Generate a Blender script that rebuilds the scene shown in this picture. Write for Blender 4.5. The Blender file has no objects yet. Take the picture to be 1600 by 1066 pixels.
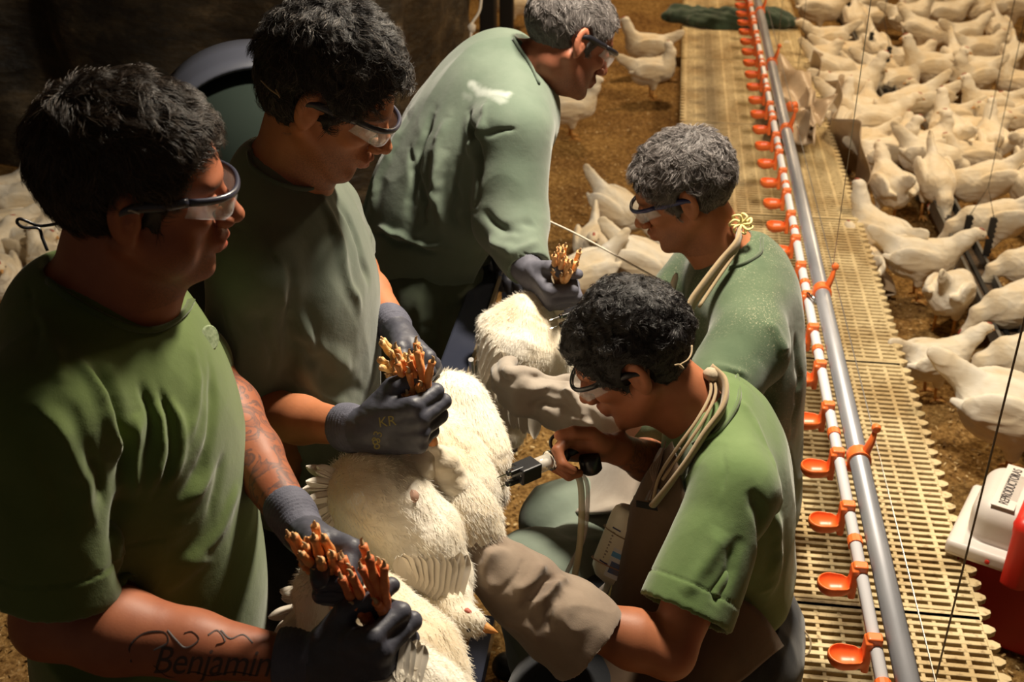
import bpy, math, random
import numpy as np
from mathutils import Vector, Matrix
try:
    import openvdb as vdb
except ImportError:
    import pyopenvdb as vdb
rng = np.random.default_rng(7)
random.seed(7)
SC = bpy.context.scene
COL = SC.collection

# ---------------------------------------------------------------- camera
TH, YAW, FP, H = math.radians(29.2), math.radians(7.75), 1796.0, 2.15
cd = bpy.data.cameras.new('camera'); cam = bpy.data.objects.new('camera', cd); COL.objects.link(cam)
cam.location = (0, 0, H); cam.rotation_euler = (math.radians(90) - TH, 0, YAW)
cd.sensor_width = 36; cd.lens = 36 * FP / 1600; cd.clip_start = 0.05; cd.clip_end = 60
cd.dof.use_dof = True; cd.dof.focus_distance = 1.93; cd.dof.aperture_fstop = 6.5
SC.camera = cam
# ---------------------------------------------------------------- world, lamps, exposure
w = bpy.data.worlds.new('world'); SC.world = w; w.use_nodes = True
w.node_tree.nodes['Background'].inputs[0].default_value = (1.0, 0.83, 0.66, 1)
w.node_tree.nodes['Background'].inputs[1].default_value = 0.050
SC.view_settings.view_transform = 'Standard'; SC.view_settings.look = 'None'
SC.view_settings.gamma = 1; SC.view_settings.exposure = 0.55; SC.view_settings.use_curve_mapping = False
def lamp(x, y, z, size, power, col=(1.0, 0.80, 0.54), target=None, spread=None):
    l = bpy.data.lights.new('barn_lamp', 'AREA'); l.shape = 'DISK'; l.size = size; l.energy = power; l.color = col
    if spread: l.spread = math.radians(spread)
    o = bpy.data.objects.new('barn_lamp', l); COL.objects.link(o); o.location = (x, y, z)
    d = Vector(target or (x, y, 0)) - Vector((x, y, z))
    o.rotation_euler = d.to_track_quat('-Z', 'Y').to_euler()
    return o
lamp(0.20, 2.50, 2.90, 0.30, 80, (1.0, 0.88, 0.70), target=(-0.2, 1.9, 0.9))
lamp(1.9, 5.4, 3.2, 0.45, 62, (1.0, 0.76, 0.47))
lamp(0.2, 8.6, 3.2, 0.45, 62, (1.0, 0.72, 0.42))
lamp(4.2, 8.5, 3.2, 0.45, 14, (1.0, 0.72, 0.42))

# ---------------------------------------------------------------- view geometry used to measure places
Fv = np.array([-math.sin(YAW) * math.cos(TH), math.cos(YAW) * math.cos(TH), -math.sin(TH)])
Rv = np.array([math.cos(YAW), math.sin(YAW), 0.0]); Uv = np.cross(Rv, Fv); Cv = np.array([0, 0, H])
Hv = np.array([-math.sin(YAW), math.cos(YAW), 0.0])       # level, away from the viewer
Zv = np.array([0, 0, 1.0])
def P(x, y, Z): return Cv + Z * (Fv + Rv * (x - 800) / FP - Uv * (y - 533) / FP)
def PZ(x, y, z):
    d = Fv + Rv * (x - 800) / FP - Uv * (y - 533) / FP
    return Cv + d * (z - H) / d[2]
def V3(*a): return np.array(a, float)
def unit(v): v = np.asarray(v, float); return v / max(np.linalg.norm(v), 1e-9)

# ---------------------------------------------------------------- tags
def tag(o, label=None, cat=None, group=None, kind=None):
    if label: o['label'] = label
    if cat: o['category'] = cat
    if group: o['group'] = group
    if kind: o['kind'] = kind
    return o
def empty(name, loc, label, cat, group=None, rz=0):
    o = bpy.data.objects.new(name, None); COL.objects.link(o); o.location = tuple(loc); o.rotation_euler = (0, 0, rz)
    o.empty_display_size = 0.05
    return tag(o, label, cat, group)
def link(name, data, parent=None, keep=True):
    o = bpy.data.objects.new(name, data); COL.objects.link(o)
    if parent is not None:
        o.parent = parent
        if keep:
            m = Matrix.Identity(4); p = parent; chain = []
            while p is not None: chain.append(p); p = p.parent
            for q in reversed(chain): m = m @ q.matrix_parent_inverse @ Matrix.LocRotScale(q.location, q.rotation_euler, q.scale)
            o.matrix_parent_inverse = m.inverted()
    return o
def mesh_np(name, V, Fq, mat, parent=None, smooth=True, cols=None, keep=True, mats=None, mi=None):
    V = np.asarray(V, np.float32); me = bpy.data.meshes.new(name)
    Fs = [np.asarray(f, np.int32) for f in (Fq if isinstance(Fq, list) else [Fq]) if len(f)]
    me.vertices.add(len(V)); me.vertices.foreach_set('co', V.ravel())
    tot = sum(f.size for f in Fs); n = sum(len(f) for f in Fs)
    me.loops.add(tot); me.loops.foreach_set('vertex_index', np.concatenate([f.ravel() for f in Fs]))
    me.polygons.add(n); st = []; s = 0
    for f in Fs:
        k = f.shape[1]; st.append(s + np.arange(len(f)) * k); s += f.size
    me.polygons.foreach_set('loop_start', np.concatenate(st).astype(np.int32))
    if mi is not None: me.polygons.foreach_set('material_index', np.asarray(mi, np.int32))
    me.update(calc_edges=True); me.validate()
    me.shade_smooth() if smooth else me.shade_flat()
    for m in (mats or [mat]): me.materials.append(m)
    if cols:
        for k, c in cols.items():
            c = np.asarray(c, np.float32)
            if c.ndim == 1:
                a = me.attributes.new(k, 'FLOAT', 'POINT'); a.data.foreach_set('value', c)
            else:
                a = me.attributes.new(k, 'FLOAT_COLOR', 'POINT')
                a.data.foreach_set('color', np.c_[c, np.ones(len(c), np.float32)].astype(np.float32).ravel())
    return link(name, me, parent, keep)

# ---------------------------------------------------------------- simple mesh builder
class MB:
    def __init__(s): s.v = []; s.f = []
    def box(s, c, size, R=None):
        c = np.asarray(c, float); h = np.asarray(size, float) / 2; n = len(s.v)
        R = np.eye(3) if R is None else np.asarray(R)
        for dx in (-1, 1):
            for dy in (-1, 1):
                for dz in (-1, 1): s.v.append(c + (np.array([dx, dy, dz]) * h) @ R)
        for q in ((0,1,3,2),(4,6,7,5),(0,4,5,1),(2,3,7,6),(0,2,6,4),(1,5,7,3)): s.f.append([n + i for i in q])
        return s
    def tube(s, pts, r, seg=8, cap=True, flat=1.0, up=(0, 0, 1)):
        pts = [np.asarray(p, float) for p in pts]; n = len(pts); r = [r] * n if np.isscalar(r) else list(r)
        base = len(s.v); up = np.asarray(up, float)
        u = None
        for i, p in enumerate(pts):
            t = unit(pts[min(i + 1, n - 1)] - pts[max(i - 1, 0)])
            if u is None:
                u = np.cross(t, up)
                if np.linalg.norm(u) < .05: u = np.cross(t, V3(1, .3, 0))
            u = unit(u - t * (u @ t)); v = np.cross(t, u)
            for k in range(seg):
                a = 2 * math.pi * k / seg
                s.v.append(p + r[i] * (math.cos(a) * u + flat * math.sin(a) * v))
        for i in range(n - 1):
            for k in range(seg):
                a = base + i * seg + k; b = base + i * seg + (k + 1) % seg
                s.f.append([a, b, b + seg, a + seg])
        if cap:
            s.f.append([base + k for k in range(seg)][::-1]); s.f.append([base + (n - 1) * seg + k for k in range(seg)])
        return s
    def lathe(s, prof, c, axis=(0, 0, 1), seg=20):
        ax = unit(axis); u = unit(np.cross(ax, V3(0.3, 1, 0.1))); v = np.cross(ax, u); base = len(s.v); c = np.asarray(c, float)
        for (r, h) in prof:
            for k in range(seg):
                a = 2 * math.pi * k / seg; s.v.append(c + ax * h + max(r, 1e-4) * (math.cos(a) * u + math.sin(a) * v))
        for i in range(len(prof) - 1):
            for k in range(seg):
                a = base + i * seg + k; b = base + i * seg + (k + 1) % seg
                s.f.append([a, b, b + seg, a + seg])
        return s
    def grid(s, fn, nu, nv, thick=None):
        base = len(s.v)
        for i in range(nu + 1):
            for j in range(nv + 1): s.v.append(np.asarray(fn(i / nu, j / nv), float))
        for i in range(nu):
            for j in range(nv):
                a = base + i * (nv + 1) + j; s.f.append([a, a + nv + 1, a + nv + 2, a + 1])
        return s
    def build(s, name, mat, parent=None, smooth=False, bevel=0, solid=0, subd=0):
        me = bpy.data.meshes.new(name); me.from_pydata([tuple(map(float, v)) for v in s.v], [], s.f); me.update()
        me.materials.append(mat)
        if smooth: me.shade_smooth()
        o = link(name, me, parent)
        if solid:
            m = o.modifiers.new('thick', 'SOLIDIFY'); m.thickness = solid; m.offset = 0
        if bevel:
            m = o.modifiers.new('bevel', 'BEVEL'); m.width = bevel; m.segments = 2; m.limit_method = 'ANGLE'
        if subd:
            m = o.modifiers.new('sub', 'SUBSURF'); m.levels = subd; m.render_levels = subd
        return o
def catmull(pts, n=8):
    pts = [np.asarray(p, float) for p in pts]
    if len(pts) < 3: return pts
    q = [2 * pts[0] - pts[1]] + pts + [2 * pts[-1] - pts[-2]]; out = []
    for i in range(1, len(q) - 2):
        for k in range(n):
            t = k / n
            out.append(.5 * ((2 * q[i]) + (-q[i-1] + q[i+1]) * t + (2*q[i-1] - 5*q[i] + 4*q[i+1] - q[i+2]) * t*t + (-q[i-1] + 3*q[i] - 3*q[i+1] + q[i+2]) * t**3))
    out.append(pts[-1]); return out

# ---------------------------------------------------------------- distance-field modelling
def basis(x=None, z=None):
    """rows: local x, y, z axes; x exact, z approximate"""
    x = unit(x); z = unit(np.asarray(z) - x * (np.asarray(z) @ x)); return np.array([x, np.cross(z, x), z])
class Field:
    def __init__(s, lo, hi, h):
        s.h = h; s.lo = np.asarray(lo, float); n = np.ceil((np.asarray(hi) - s.lo) / h).astype(int) + 1
        s.ax = [(s.lo[i] + h * np.arange(n[i])).astype(np.float32) for i in range(3)]
        s.D = np.full(n, 0.06, np.float32)
    def win(s, lo, hi):
        sl = []
        for i in range(3):
            a = int(max(0, math.floor((lo[i] - s.lo[i]) / s.h))); b = int(min(len(s.ax[i]), math.ceil((hi[i] - s.lo[i]) / s.h) + 1))
            if b <= a: return None
            sl.append(slice(a, b))
        X = s.ax[0][sl[0]][:, None, None]; Y = s.ax[1][sl[1]][None, :, None]; Z = s.ax[2][sl[2]][None, None, :]
        return tuple(sl), X, Y, Z
    def _ap(s, sl, d, k, mode):
        A = s.D[sl]
        if mode == 'sub':
            d = -d
            if k > 0:
                hh = np.clip(.5 + .5 * (A - d) / k, 0, 1); s.D[sl] = d * (1 - hh) + A * hh + k * hh * (1 - hh)
            else: s.D[sl] = np.maximum(A, d)
        else:
            if k > 0:
                hh = np.clip(.5 + .5 * (A - d) / k, 0, 1); s.D[sl] = A * (1 - hh) + d * hh - k * hh * (1 - hh)
            else: s.D[sl] = np.minimum(A, d)
    def cone(s, a, b, ra, rb, k=.01, mode='add', flat=None):
        a = np.asarray(a, float); b = np.asarray(b, float); m = max(ra, rb) * 1.05 + .03 + k
        w_ = s.win(np.minimum(a, b) - m, np.maximum(a, b) + m)
        if w_ is None: return s
        sl, X, Y, Z = w_; ab = b - a; L = float(ab @ ab) + 1e-12
        t = np.clip(((X - a[0]) * ab[0] + (Y - a[1]) * ab[1] + (Z - a[2]) * ab[2]) / L, 0, 1)
        dx = X - a[0] - t * ab[0]; dy = Y - a[1] - t * ab[1]; dz = Z - a[2] - t * ab[2]
        if flat is not None:                 # (axis, factor): squash across axis
            n = unit(flat[0]); f = flat[1]; c = dx * n[0] + dy * n[1] + dz * n[2]; e = c * (1 / f - 1)
            d = np.sqrt((dx + e * n[0]) ** 2 + (dy + e * n[1]) ** 2 + (dz + e * n[2]) ** 2) - (ra + (rb - ra) * t)
            d = d * (f if f < 1 else 1)
        else: d = np.sqrt(dx * dx + dy * dy + dz * dz) - (ra + (rb - ra) * t)
        s._ap(sl, d.astype(np.float32), k, mode); return s
    def chain(s, pts, rs, k=.01, mode='add', flat=None):
        for i in range(len(pts) - 1): s.cone(pts[i], pts[i + 1], rs[i], rs[i + 1], k if i == 0 else max(k, .004), mode, flat)
        return s
    def ell(s, c, r, B=None, k=.01, mode='add'):
        c = np.asarray(c, float); r = np.asarray(r, float); B = np.eye(3) if B is None else np.asarray(B)
        ext = np.sqrt(((B * r[:, None]) ** 2).sum(0)) + .03 + k
        w_ = s.win(c - ext, c + ext)
        if w_ is None: return s
        sl, X, Y, Z = w_; X = X - c[0]; Y = Y - c[1]; Z = Z - c[2]
        k0 = 0; k1 = 0
        for i in range(3):
            q = X * B[i, 0] + Y * B[i, 1] + Z * B[i, 2]; k0 = k0 + (q / r[i]) ** 2; k1 = k1 + (q / r[i] ** 2) ** 2
        k0 = np.sqrt(k0); k1 = np.sqrt(k1) + 1e-6
        s._ap(sl, (k0 * (k0 - 1) / k1).astype(np.float32), k, mode); return s
    def box(s, c, half, B=None, rd=.01, k=.01, mode='add'):
        c = np.asarray(c, float); half = np.asarray(half, float); B = np.eye(3) if B is None else np.asarray(B)
        ext = (np.abs(B) * half[:, None]).sum(0) + .03 + k + rd
        w_ = s.win(c - ext, c + ext)
        if w_ is None: return s
        sl, X, Y, Z = w_; X = X - c[0]; Y = Y - c[1]; Z = Z - c[2]; o = 0; mx = None
        for i in range(3):
            q = np.abs(X * B[i, 0] + Y * B[i, 1] + Z * B[i, 2]) - (half[i] - rd)
            o = o + np.maximum(q, 0) ** 2; mx = q if mx is None else np.maximum(mx, q)
        s._ap(sl, (np.sqrt(o) + np.minimum(mx, 0) - rd).astype(np.float32), k, mode); return s
    def loft(s, pts, A, Bh, side, k=.03, mode='add', seg=6):
        """swept elliptical section: half-width A along side, half-depth Bh across"""
        P_ = [np.asarray(p, float) for p in pts]; sd = [np.asarray(q, float) for q in (side if isinstance(side, list) else [side] * len(P_))]
        allp = catmull(P_, seg); n = len(allp); tt = np.linspace(0, len(P_) - 1, n)
        A_ = np.interp(tt, range(len(P_)), A); B_ = np.interp(tt, range(len(P_)), Bh)
        S_ = np.array([np.interp(tt, range(len(P_)), [q[i] for q in sd]) for i in range(3)]).T
        for i in range(n - 1 if n > 1 else 1):
            a, b = allp[i], allp[i + 1]; c = (a + b) / 2; t = unit(b - a); L = np.linalg.norm(b - a)
            sx = unit(S_[i] - t * (S_[i] @ t)); BB = np.array([t, sx, np.cross(t, sx)])
            s.ell(c, (max(L * 1.3, min(A_[i], B_[i]) * .75), (A_[i] + A_[i+1]) / 2, (B_[i] + B_[i+1]) / 2), BB, k if mode == 'add' else k, mode)
        return s
    def plane_cut(s, p, n, k=.003, ball=None):
        """remove the side n points to, optionally only within ball=(centre, radius)"""
        n = unit(n); p = np.asarray(p, float)
        if ball is None: w_ = s.win(s.lo, s.lo + s.h * np.array(s.D.shape))
        else: w_ = s.win(np.asarray(ball[0]) - ball[1], np.asarray(ball[0]) + ball[1])
        if w_ is None: return s
        sl, X, Y, Z = w_; d = -((X - p[0]) * n[0] + (Y - p[1]) * n[1] + (Z - p[2]) * n[2])
        if ball is not None:
            e = np.sqrt((X - ball[0][0]) ** 2 + (Y - ball[0][1]) ** 2 + (Z - ball[0][2]) ** 2) - ball[1]; d = np.maximum(d, e)
        s._ap(sl, d.astype(np.float32), k, 'sub'); return s
    def mesh(s, adapt=0.0):
        G = vdb.FloatGrid(0.06); G.copyFromArray(s.D, tolerance=0.0)
        if adapt: p, t, q = G.convertToPolygons(0.0, adapt)
        else: p, q = G.convertToQuads(0.0); t = np.zeros((0, 3), np.int32)
        V = p * s.h + s.lo
        if adapt: return V, [q, t]
        return V, q
def tris(Fq):
    out = []
    for f in (Fq if isinstance(Fq, list) else [Fq]):
        if len(f) == 0: continue
        if f.shape[1] == 4: out += [f[:, [0, 1, 2]], f[:, [0, 2, 3]]]
        else: out.append(f)
    return np.concatenate(out)
def normals(V, Fq):
    T = tris(Fq); n = np.cross(V[T[:, 1]] - V[T[:, 0]], V[T[:, 2]] - V[T[:, 0]]); N = np.zeros_like(V)
    for i in range(3):
        for c in range(3): N[:, c] += np.bincount(T[:, i], n[:, c], len(V))
    return N / (np.linalg.norm(N, axis=1, keepdims=True) + 1e-12)
def smooth_v(V, Fq, it=2, f=.5):
    T = tris(Fq); E = np.concatenate([T[:, [0, 1]], T[:, [1, 2]], T[:, [2, 0]]])
    for _ in range(it):
        S = np.zeros_like(V); c = np.bincount(E[:, 0], minlength=len(V)) + np.bincount(E[:, 1], minlength=len(V))
        for k in range(3): S[:, k] = np.bincount(E[:, 0], V[E[:, 1], k], len(V)) + np.bincount(E[:, 1], V[E[:, 0], k], len(V))
        V = V + f * (S / np.maximum(c, 1)[:, None] - V)
    return V
def snoise(V, freq, seed=0, octv=3, stretch=None):
    """cheap smooth noise in about -1..1"""
    r = np.random.default_rng(seed); X = np.asarray(V, np.float64)
    if stretch is not None: X = X @ np.asarray(stretch).T
    out = 0; amp = 1; tot = 0
    for o in range(octv):
        a = 0
        for j in range(5):
            k = r.normal(size=3); k = k / np.linalg.norm(k) * freq * (2 ** o) * r.uniform(.7, 1.3)
            wv = r.normal(size=3); wv = wv / np.linalg.norm(wv) * freq * (2 ** o) * .6
            a = a + np.sin(X @ k * 6.28 + r.uniform(0, 6.28) + 1.3 * np.sin(X @ wv * 6.28 + r.uniform(0, 6.28)))
        out = out + a / 2.6 * amp; tot += amp; amp *= .5
    return out / tot
def seg_dist(V, a, b):
    ab = b - a; t = np.clip(((V - a) @ ab) / (ab @ ab + 1e-12), 0, 1)
    return np.linalg.norm(V - a - t[:, None] * ab, axis=1), t
def line_dist(V, pts):
    d = np.full(len(V), 9.9); s = np.zeros(len(V)); n = len(pts) - 1
    for i in range(n):
        e, t = seg_dist(V, pts[i], pts[i + 1]); m = e < d; d[m] = e[m]; s[m] = (i + t[m]) / n
    return d, s

# ---------------------------------------------------------------- materials
def nodes(name):
    m = bpy.data.materials.new(name); m.use_nodes = True; nt = m.node_tree
    return m, nt, nt.nodes['Principled BSDF']
def N_(nt, t, **kw):
    n = nt.nodes.new(t)
    for k, v in kw.items():
        if k.startswith('i_'): n.inputs[k[2:].replace('_', ' ')].default_value = v
        elif k.startswith('n_'): n.inputs[int(k[2:])].default_value = v
        else: setattr(n, k, v)
    return n
def ramp(nt, fac, stops):
    r = nt.nodes.new('ShaderNodeValToRGB'); e = r.color_ramp.elements
    e[0].position, e[0].color = stops[0][0], (*stops[0][1], 1); e[1].position, e[1].color = stops[-1][0], (*stops[-1][1], 1)
    for p, c in stops[1:-1]:
        x = e.new(p); x.color = (*c, 1)
    nt.links.new(fac, r.inputs[0]); return r
def noise_(nt, scale, detail=4, vec=None, rough=.55, st=None):
    tc = nt.nodes.new('ShaderNodeTexCoord'); out = tc.outputs['Object']
    if st is not None:
        mp = nt.nodes.new('ShaderNodeMapping'); mp.inputs['Scale'].default_value = st; nt.links.new(out, mp.inputs[0]); out = mp.outputs[0]
    n = N_(nt, 'ShaderNodeTexNoise', i_Scale=scale, i_Detail=detail, i_Roughness=rough); nt.links.new(out, n.inputs['Vector']); return n.outputs['Fac']
def bump_(nt, b, h, strength, dist=.002, prev=None):
    n = N_(nt, 'ShaderNodeBump', i_Strength=strength, i_Distance=dist); nt.links.new(h, n.inputs['Height'])
    if prev is not None: nt.links.new(prev, n.inputs['Normal'])
    nt.links.new(n.outputs[0], b.inputs['Normal']); return n.outputs[0]
def simple(name, c, rough=.5, metal=0, c2=None, sc=20, bump=0, bsc=80, spec=.5, trans=0, sheen=0, st=None, alpha=None, lo=.35, hi=.65):
    m, nt, b = nodes(name); b.inputs['Roughness'].default_value = rough; b.inputs['Metallic'].default_value = metal
    b.inputs['Base Color'].default_value = (*c, 1); b.inputs['Specular IOR Level'].default_value = spec
    if c2 is not None:
        r = ramp(nt, noise_(nt, sc, 5, st=st), [(lo, c), (hi, c2)]); nt.links.new(r.outputs[0], b.inputs['Base Color'])
    if bump: bump_(nt, b, noise_(nt, bsc, 4, st=st), bump)
    if trans: b.inputs['Transmission Weight'].default_value = trans
    if sheen: b.inputs['Sheen Weight'].default_value = sheen
    if alpha is not None: b.inputs['Alpha'].default_value = alpha
    return m
def sRGB(r, g, b):
    f = lambda u: ((u / 255 + .055) / 1.055) ** 2.4 if u > 10 else u / 255 / 12.92
    return (f(r), f(g), f(b))
# ================================================================ setting
def mat_litter():
    m, nt, b = nodes('litter'); b.inputs['Roughness'].default_value = .95; b.inputs['Specular IOR Level'].default_value = .15
    n1 = noise_(nt, 2.2, 5); n2 = noise_(nt, 55, 6, rough=.7); n3 = noise_(nt, 160, 3)
    r = ramp(nt, n2, [(.30, (.085, .042, .012)), (.46, (.27, .150, .045)), (.58, (.46, .28, .095)), (.72, (.72, .52, .25))])
    r2 = ramp(nt, n1, [(.35, (.58, .52, .50)), (.65, (1.0, 1.0, 1.0))])
    mx = N_(nt, 'ShaderNodeMixRGB', blend_type='MULTIPLY'); mx.inputs[0].default_value = 1
    nt.links.new(r.outputs[0], mx.inputs[1]); nt.links.new(r2.outputs[0], mx.inputs[2]); nt.links.new(mx.outputs[0], b.inputs['Base Color'])
    p = bump_(nt, b, n2, 1.0, .012); bump_(nt, b, n3, .8, .004, p)
    return m
M = {}
M['litter'] = mat_litter()
def litter_floor():
    xs = np.linspace(-5, 6, 221); ys = np.linspace(-1.5, 14.5, 321); X, Y = np.meshgrid(xs, ys, indexing='ij')
    V = np.c_[X.ravel(), Y.ravel(), np.zeros(X.size)]
    V[:, 2] = -0.008 + .007 * snoise(V, 1.1, 3, 3)
    a = np.arange(X.size).reshape(X.shape); Fq = np.stack([a[:-1, :-1], a[1:, :-1], a[1:, 1:], a[:-1, 1:]], -1).reshape(-1, 4)
    o = mesh_np('floor', V, Fq, M['litter']); tag(o, kind='structure')
litter_floor()
wall_m = simple('wall_paint', (.20, .17, .13), .8, c2=(.28, .24, .19), sc=3)
for nm, c, s in (('wall_left', (-5.1, 6.5, 1.7), (.15, 16.2, 3.6)), ('wall_back', (.5, 14.6, 1.7), (11.2, .15, 3.6)), ('wall_right', (6.1, 6.5, 1.7), (.15, 16.2, 3.6)), ('ceiling', (.5, 6.5, 3.55), (11.2, 16.2, .1))):
    tag(MB().box(c, s).build(nm, wall_m), kind='structure')

# loose wood shavings
SX0_, SX1_ = .112, .822
def shavings():
    n = 42000
    x = rng.uniform(-3.2, 2.6, n); y = 1.0 + 7.5 * rng.random(n) ** 1.4
    ok_ = ~((x > SX0_ - .01) & (x < SX1_ + .04)) & ~((x < -.9) & (y > 4.6)) ; x, y = x[ok_], y[ok_]; n = len(x)
    c = np.c_[x, y, rng.uniform(.001, .012, n)]
    L = rng.uniform(.0025, .0075, n); W = L * rng.uniform(.25, .6, n); a = rng.uniform(0, 6.28, n)
    u = np.c_[np.cos(a), np.sin(a), rng.normal(0, .35, n)] * L[:, None]; v = np.c_[-np.sin(a), np.cos(a), rng.normal(0, .4, n)] * W[:, None]
    V = np.stack([c - u - v, c + u - v, c + u + v, c - u + v], 1).reshape(-1, 3)
    V[:, 2] = np.maximum(V[:, 2], .0)
    tone = np.repeat(rng.random(n), 4)
    m, nt, b = nodes('shaving'); at = N_(nt, 'ShaderNodeAttribute', attribute_name='tone')
    r = ramp(nt, at.outputs['Fac'], [(0, (.12, .055, .015)), (.6, (.36, .22, .075)), (1, (.66, .50, .26))]); nt.links.new(r.outputs[0], b.inputs['Base Color'])
    b.inputs['Roughness'].default_value = .8
    o = mesh_np('litter_shavings', V, np.arange(4 * n).reshape(-1, 4), m, smooth=False, cols={'tone': tone})
    tag(o, 'golden brown wood shavings scattered loosely over the barn floor', 'litter', kind='stuff')
shavings()

# ---------------------------------------------------------------- slatted platform
SX0, SX1, SZ = .112, .822, .25
def mat_slat():
    m, nt, b = nodes('slat_plastic'); b.inputs['Roughness'].default_value = .5; b.inputs['Subsurface Weight'].default_value = .0
    n1 = noise_(nt, 4, 6); n2 = noise_(nt, 60, 5)
    r = ramp(nt, n1, [(.38, (.44, .31, .14)), (.6, (.72, .59, .34))]); r2 = ramp(nt, n2, [(.28, (.30, .20, .09)), (.45, (1, 1, 1))])
    mx = N_(nt, 'ShaderNodeMixRGB', blend_type='MULTIPLY'); mx.inputs[0].default_value = .8
    nt.links.new(r.outputs[0], mx.inputs[1]); nt.links.new(r2.outputs[0], mx.inputs[2]); nt.links.new(mx.outputs[0], b.inputs['Base Color'])
    bump_(nt, b, n2, .2, .002); return m
M['slat'] = mat_slat()
def slat_mesh():
    mb = MB(); L = 1.19; W = SX1 - SX0
    ny = 46; p = L / ny
    for i in range(ny + 1):
        big = i in (0, ny)
        mb.box((0, -L / 2 + i * p, -.008 if not big else -.008), (W, .013 if not big else .024, .016 if not big else .022))
    nx = 13
    for j in range(nx + 1):
        x = -W / 2 + W * j / nx; mb.box((x, 0, -.010 if j % 4 else -.014), (.0095 if j % 4 else .012, L, .0155 if j % 4 else .026))
    for i in range(ny // 2):
        for s in (-1, 1):
            y = -L / 2 + (i + .5) * 2 * p; n = len(mb.v); x0, x1 = s * W / 2, s * (W / 2 + .028)
            for (x, hy) in ((x0, .016), ((x0 + x1) / 2, .015), (x1, .005)):
                for z in (-.016, 0): mb.v += [V3(x, y - hy, z), V3(x, y + hy, z)]
            for a in (0, 4):
                mb.f += [[n+a, n+a+4, n+a+5, n+a+1], [n+a+2, n+a+3, n+a+7, n+a+6], [n+a, n+a+2, n+a+6, n+a+4], [n+a+1, n+a+5, n+a+7, n+a+3]]
            mb.f += [[n+8, n+10, n+11, n+9]]
    return mb
proto = slat_mesh().build('slat_panel', M['slat'], bevel=.0015)
leg_m = simple('slat_leg', (.30, .25, .17), .7)
seams = [2.18 + 1.2 * k for k in range(-2, 9)]
ordw = ['out of view near the stool', 'beside the seated man in the green t-shirt', 'beside the seated grey haired man', 'behind the grey haired man\'s shoulders', 'where the beige plastic sheet rests', 'just short of the green jacket', 'under the crumpled green jacket', 'beyond the green jacket', 'two panels past the green jacket', 'at the far end of the walkway']
for k in range(1, 8):
    o = proto if k == 1 else bpy.data.objects.new('slat_panel', proto.data)
    if k > 1: COL.objects.link(o); mdf = o.modifiers.new('bevel', 'BEVEL'); mdf.width = .0015; mdf.segments = 2
    y = (seams[k] + seams[k + 1]) / 2; o.location = ((SX0 + SX1) / 2, y, SZ); o.rotation_euler = (0, 0, rng.normal(0, .0015))
    tag(o, 'cream plastic slatted floor panel ' + ordw[k], 'floor panel', 'slatted walkway panels')
    for sx in (-.3, .3):
        MB().box(((SX0 + SX1) / 2 + sx, seams[k] + .1, (SZ - .03) / 2), (.03, .03, SZ - .03)).build('leg', leg_m, o)

# ---------------------------------------------------------------- drinker line
M['galv'] = simple('galvanised_pipe', (.26, .265, .29), .42, .35, c2=(.42, .42, .45), sc=9, bump=.1, bsc=50, st=(1, .25, 1))
M['white_pipe'] = simple('white_conduit', (.72, .70, .72), .35)
M['orange'] = simple('orange_plastic', (.88, .19, .040), .38, c2=(.80, .15, .03), sc=12)
M['steel'] = simple('steel', (.55, .54, .52), .28, 1)
PX, PZ_ = .487, .655
t = empty('drinker_line', (PX, 5, PZ_), 'long drinker line with a grey galvanised pipe above the slatted walkway', 'drinker line')
MB().tube([(PX, .3, PZ_), (PX, 5, PZ_ - .004), (PX, 12.8, PZ_)], .0215, 20).build('support_pipe', M['galv'], t, smooth=True)
wp = MB().tube([(PX - .041, .3, PZ_ - .012), (PX - .041, 12.8, PZ_ - .012)], .0125, 14).build('water_pipe', M['white_pipe'], t, smooth=True); wp['label'] = 'thin white square water pipe'
def cup_field():
    f = Field((-.10, -.035, -.09), (.03, .035, .05), .0014)
    f.cone((-.054, 0, -.030), (-.040, 0, -.030), .028, .026, .004, flat=((0, 0, 1), .85))
    f.cone((-.054, 0, -.020), (-.038, 0, -.020), .0245, .0225, .002, 'sub', flat=((0, 0, 1), .95))
    f.plane_cut((-.05, 0, -.022), (0, 0, 1), .001, ball=((-.056, 0, -.01), .034))
    f.box((-.014, 0, -.018), (.007, .016, .036), rd=.004, k=.006)
    f.box((-.004, 0, .012), (.014, .011, .014), rd=.004, k=.004)
    return f.mesh()
cv, cf = cup_field(); cv = smooth_v(cv, cf, 2)
for i in range(46):
    y = 1.03 + i * .2 + .0 * i
    if i == 0: c0 = mesh_np('drinker_cup', cv, cf, M['orange'], t, keep=False); o = c0
    else: o = bpy.data.objects.new('drinker_cup', c0.data); COL.objects.link(o); o.parent = t
    o.location = (-.041, y - 5, -.012)
clipb = MB()
for i in range(24):
    y = 1.13 + .4 * i - 5; 
    o = MB().tube([(PX - .041, y - .011 + 5, PZ_ - .012), (PX - .041, y + .011 + 5, PZ_ - .012)], .0155, 12).build('pipe_clip', M['orange'], t)
for y in (1.38, 2.22, 3.06, 4.5, 5.47, 6.5, 7.6):
    mb = MB(); mb.tube([(PX, y - .016, PZ_), (PX, y + .016, PZ_)], .0265, 18)
    mb.tube([(PX - .045, y, PZ_ - .02), (PX - .02, y, PZ_ - .026), (PX + .01, y, PZ_ - .03)], .011, 8)
    mb.tube([(PX + .012, y, PZ_ + .015), (PX + .022, y, PZ_ + .05), (PX + .026, y + .004, PZ_ + .075)], [.015, .011, .007], 10, flat=.7)
    mb.lathe([(.0, -.009), (.009, -.008), (.011, 0), (.009, .008), (0, .009)], (PX + .027, y + .004, PZ_ + .08), (0, 1, 0), 10)
    mb.build('hanger_bracket', M['orange'], t, smooth=True, bevel=.001)
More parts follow.
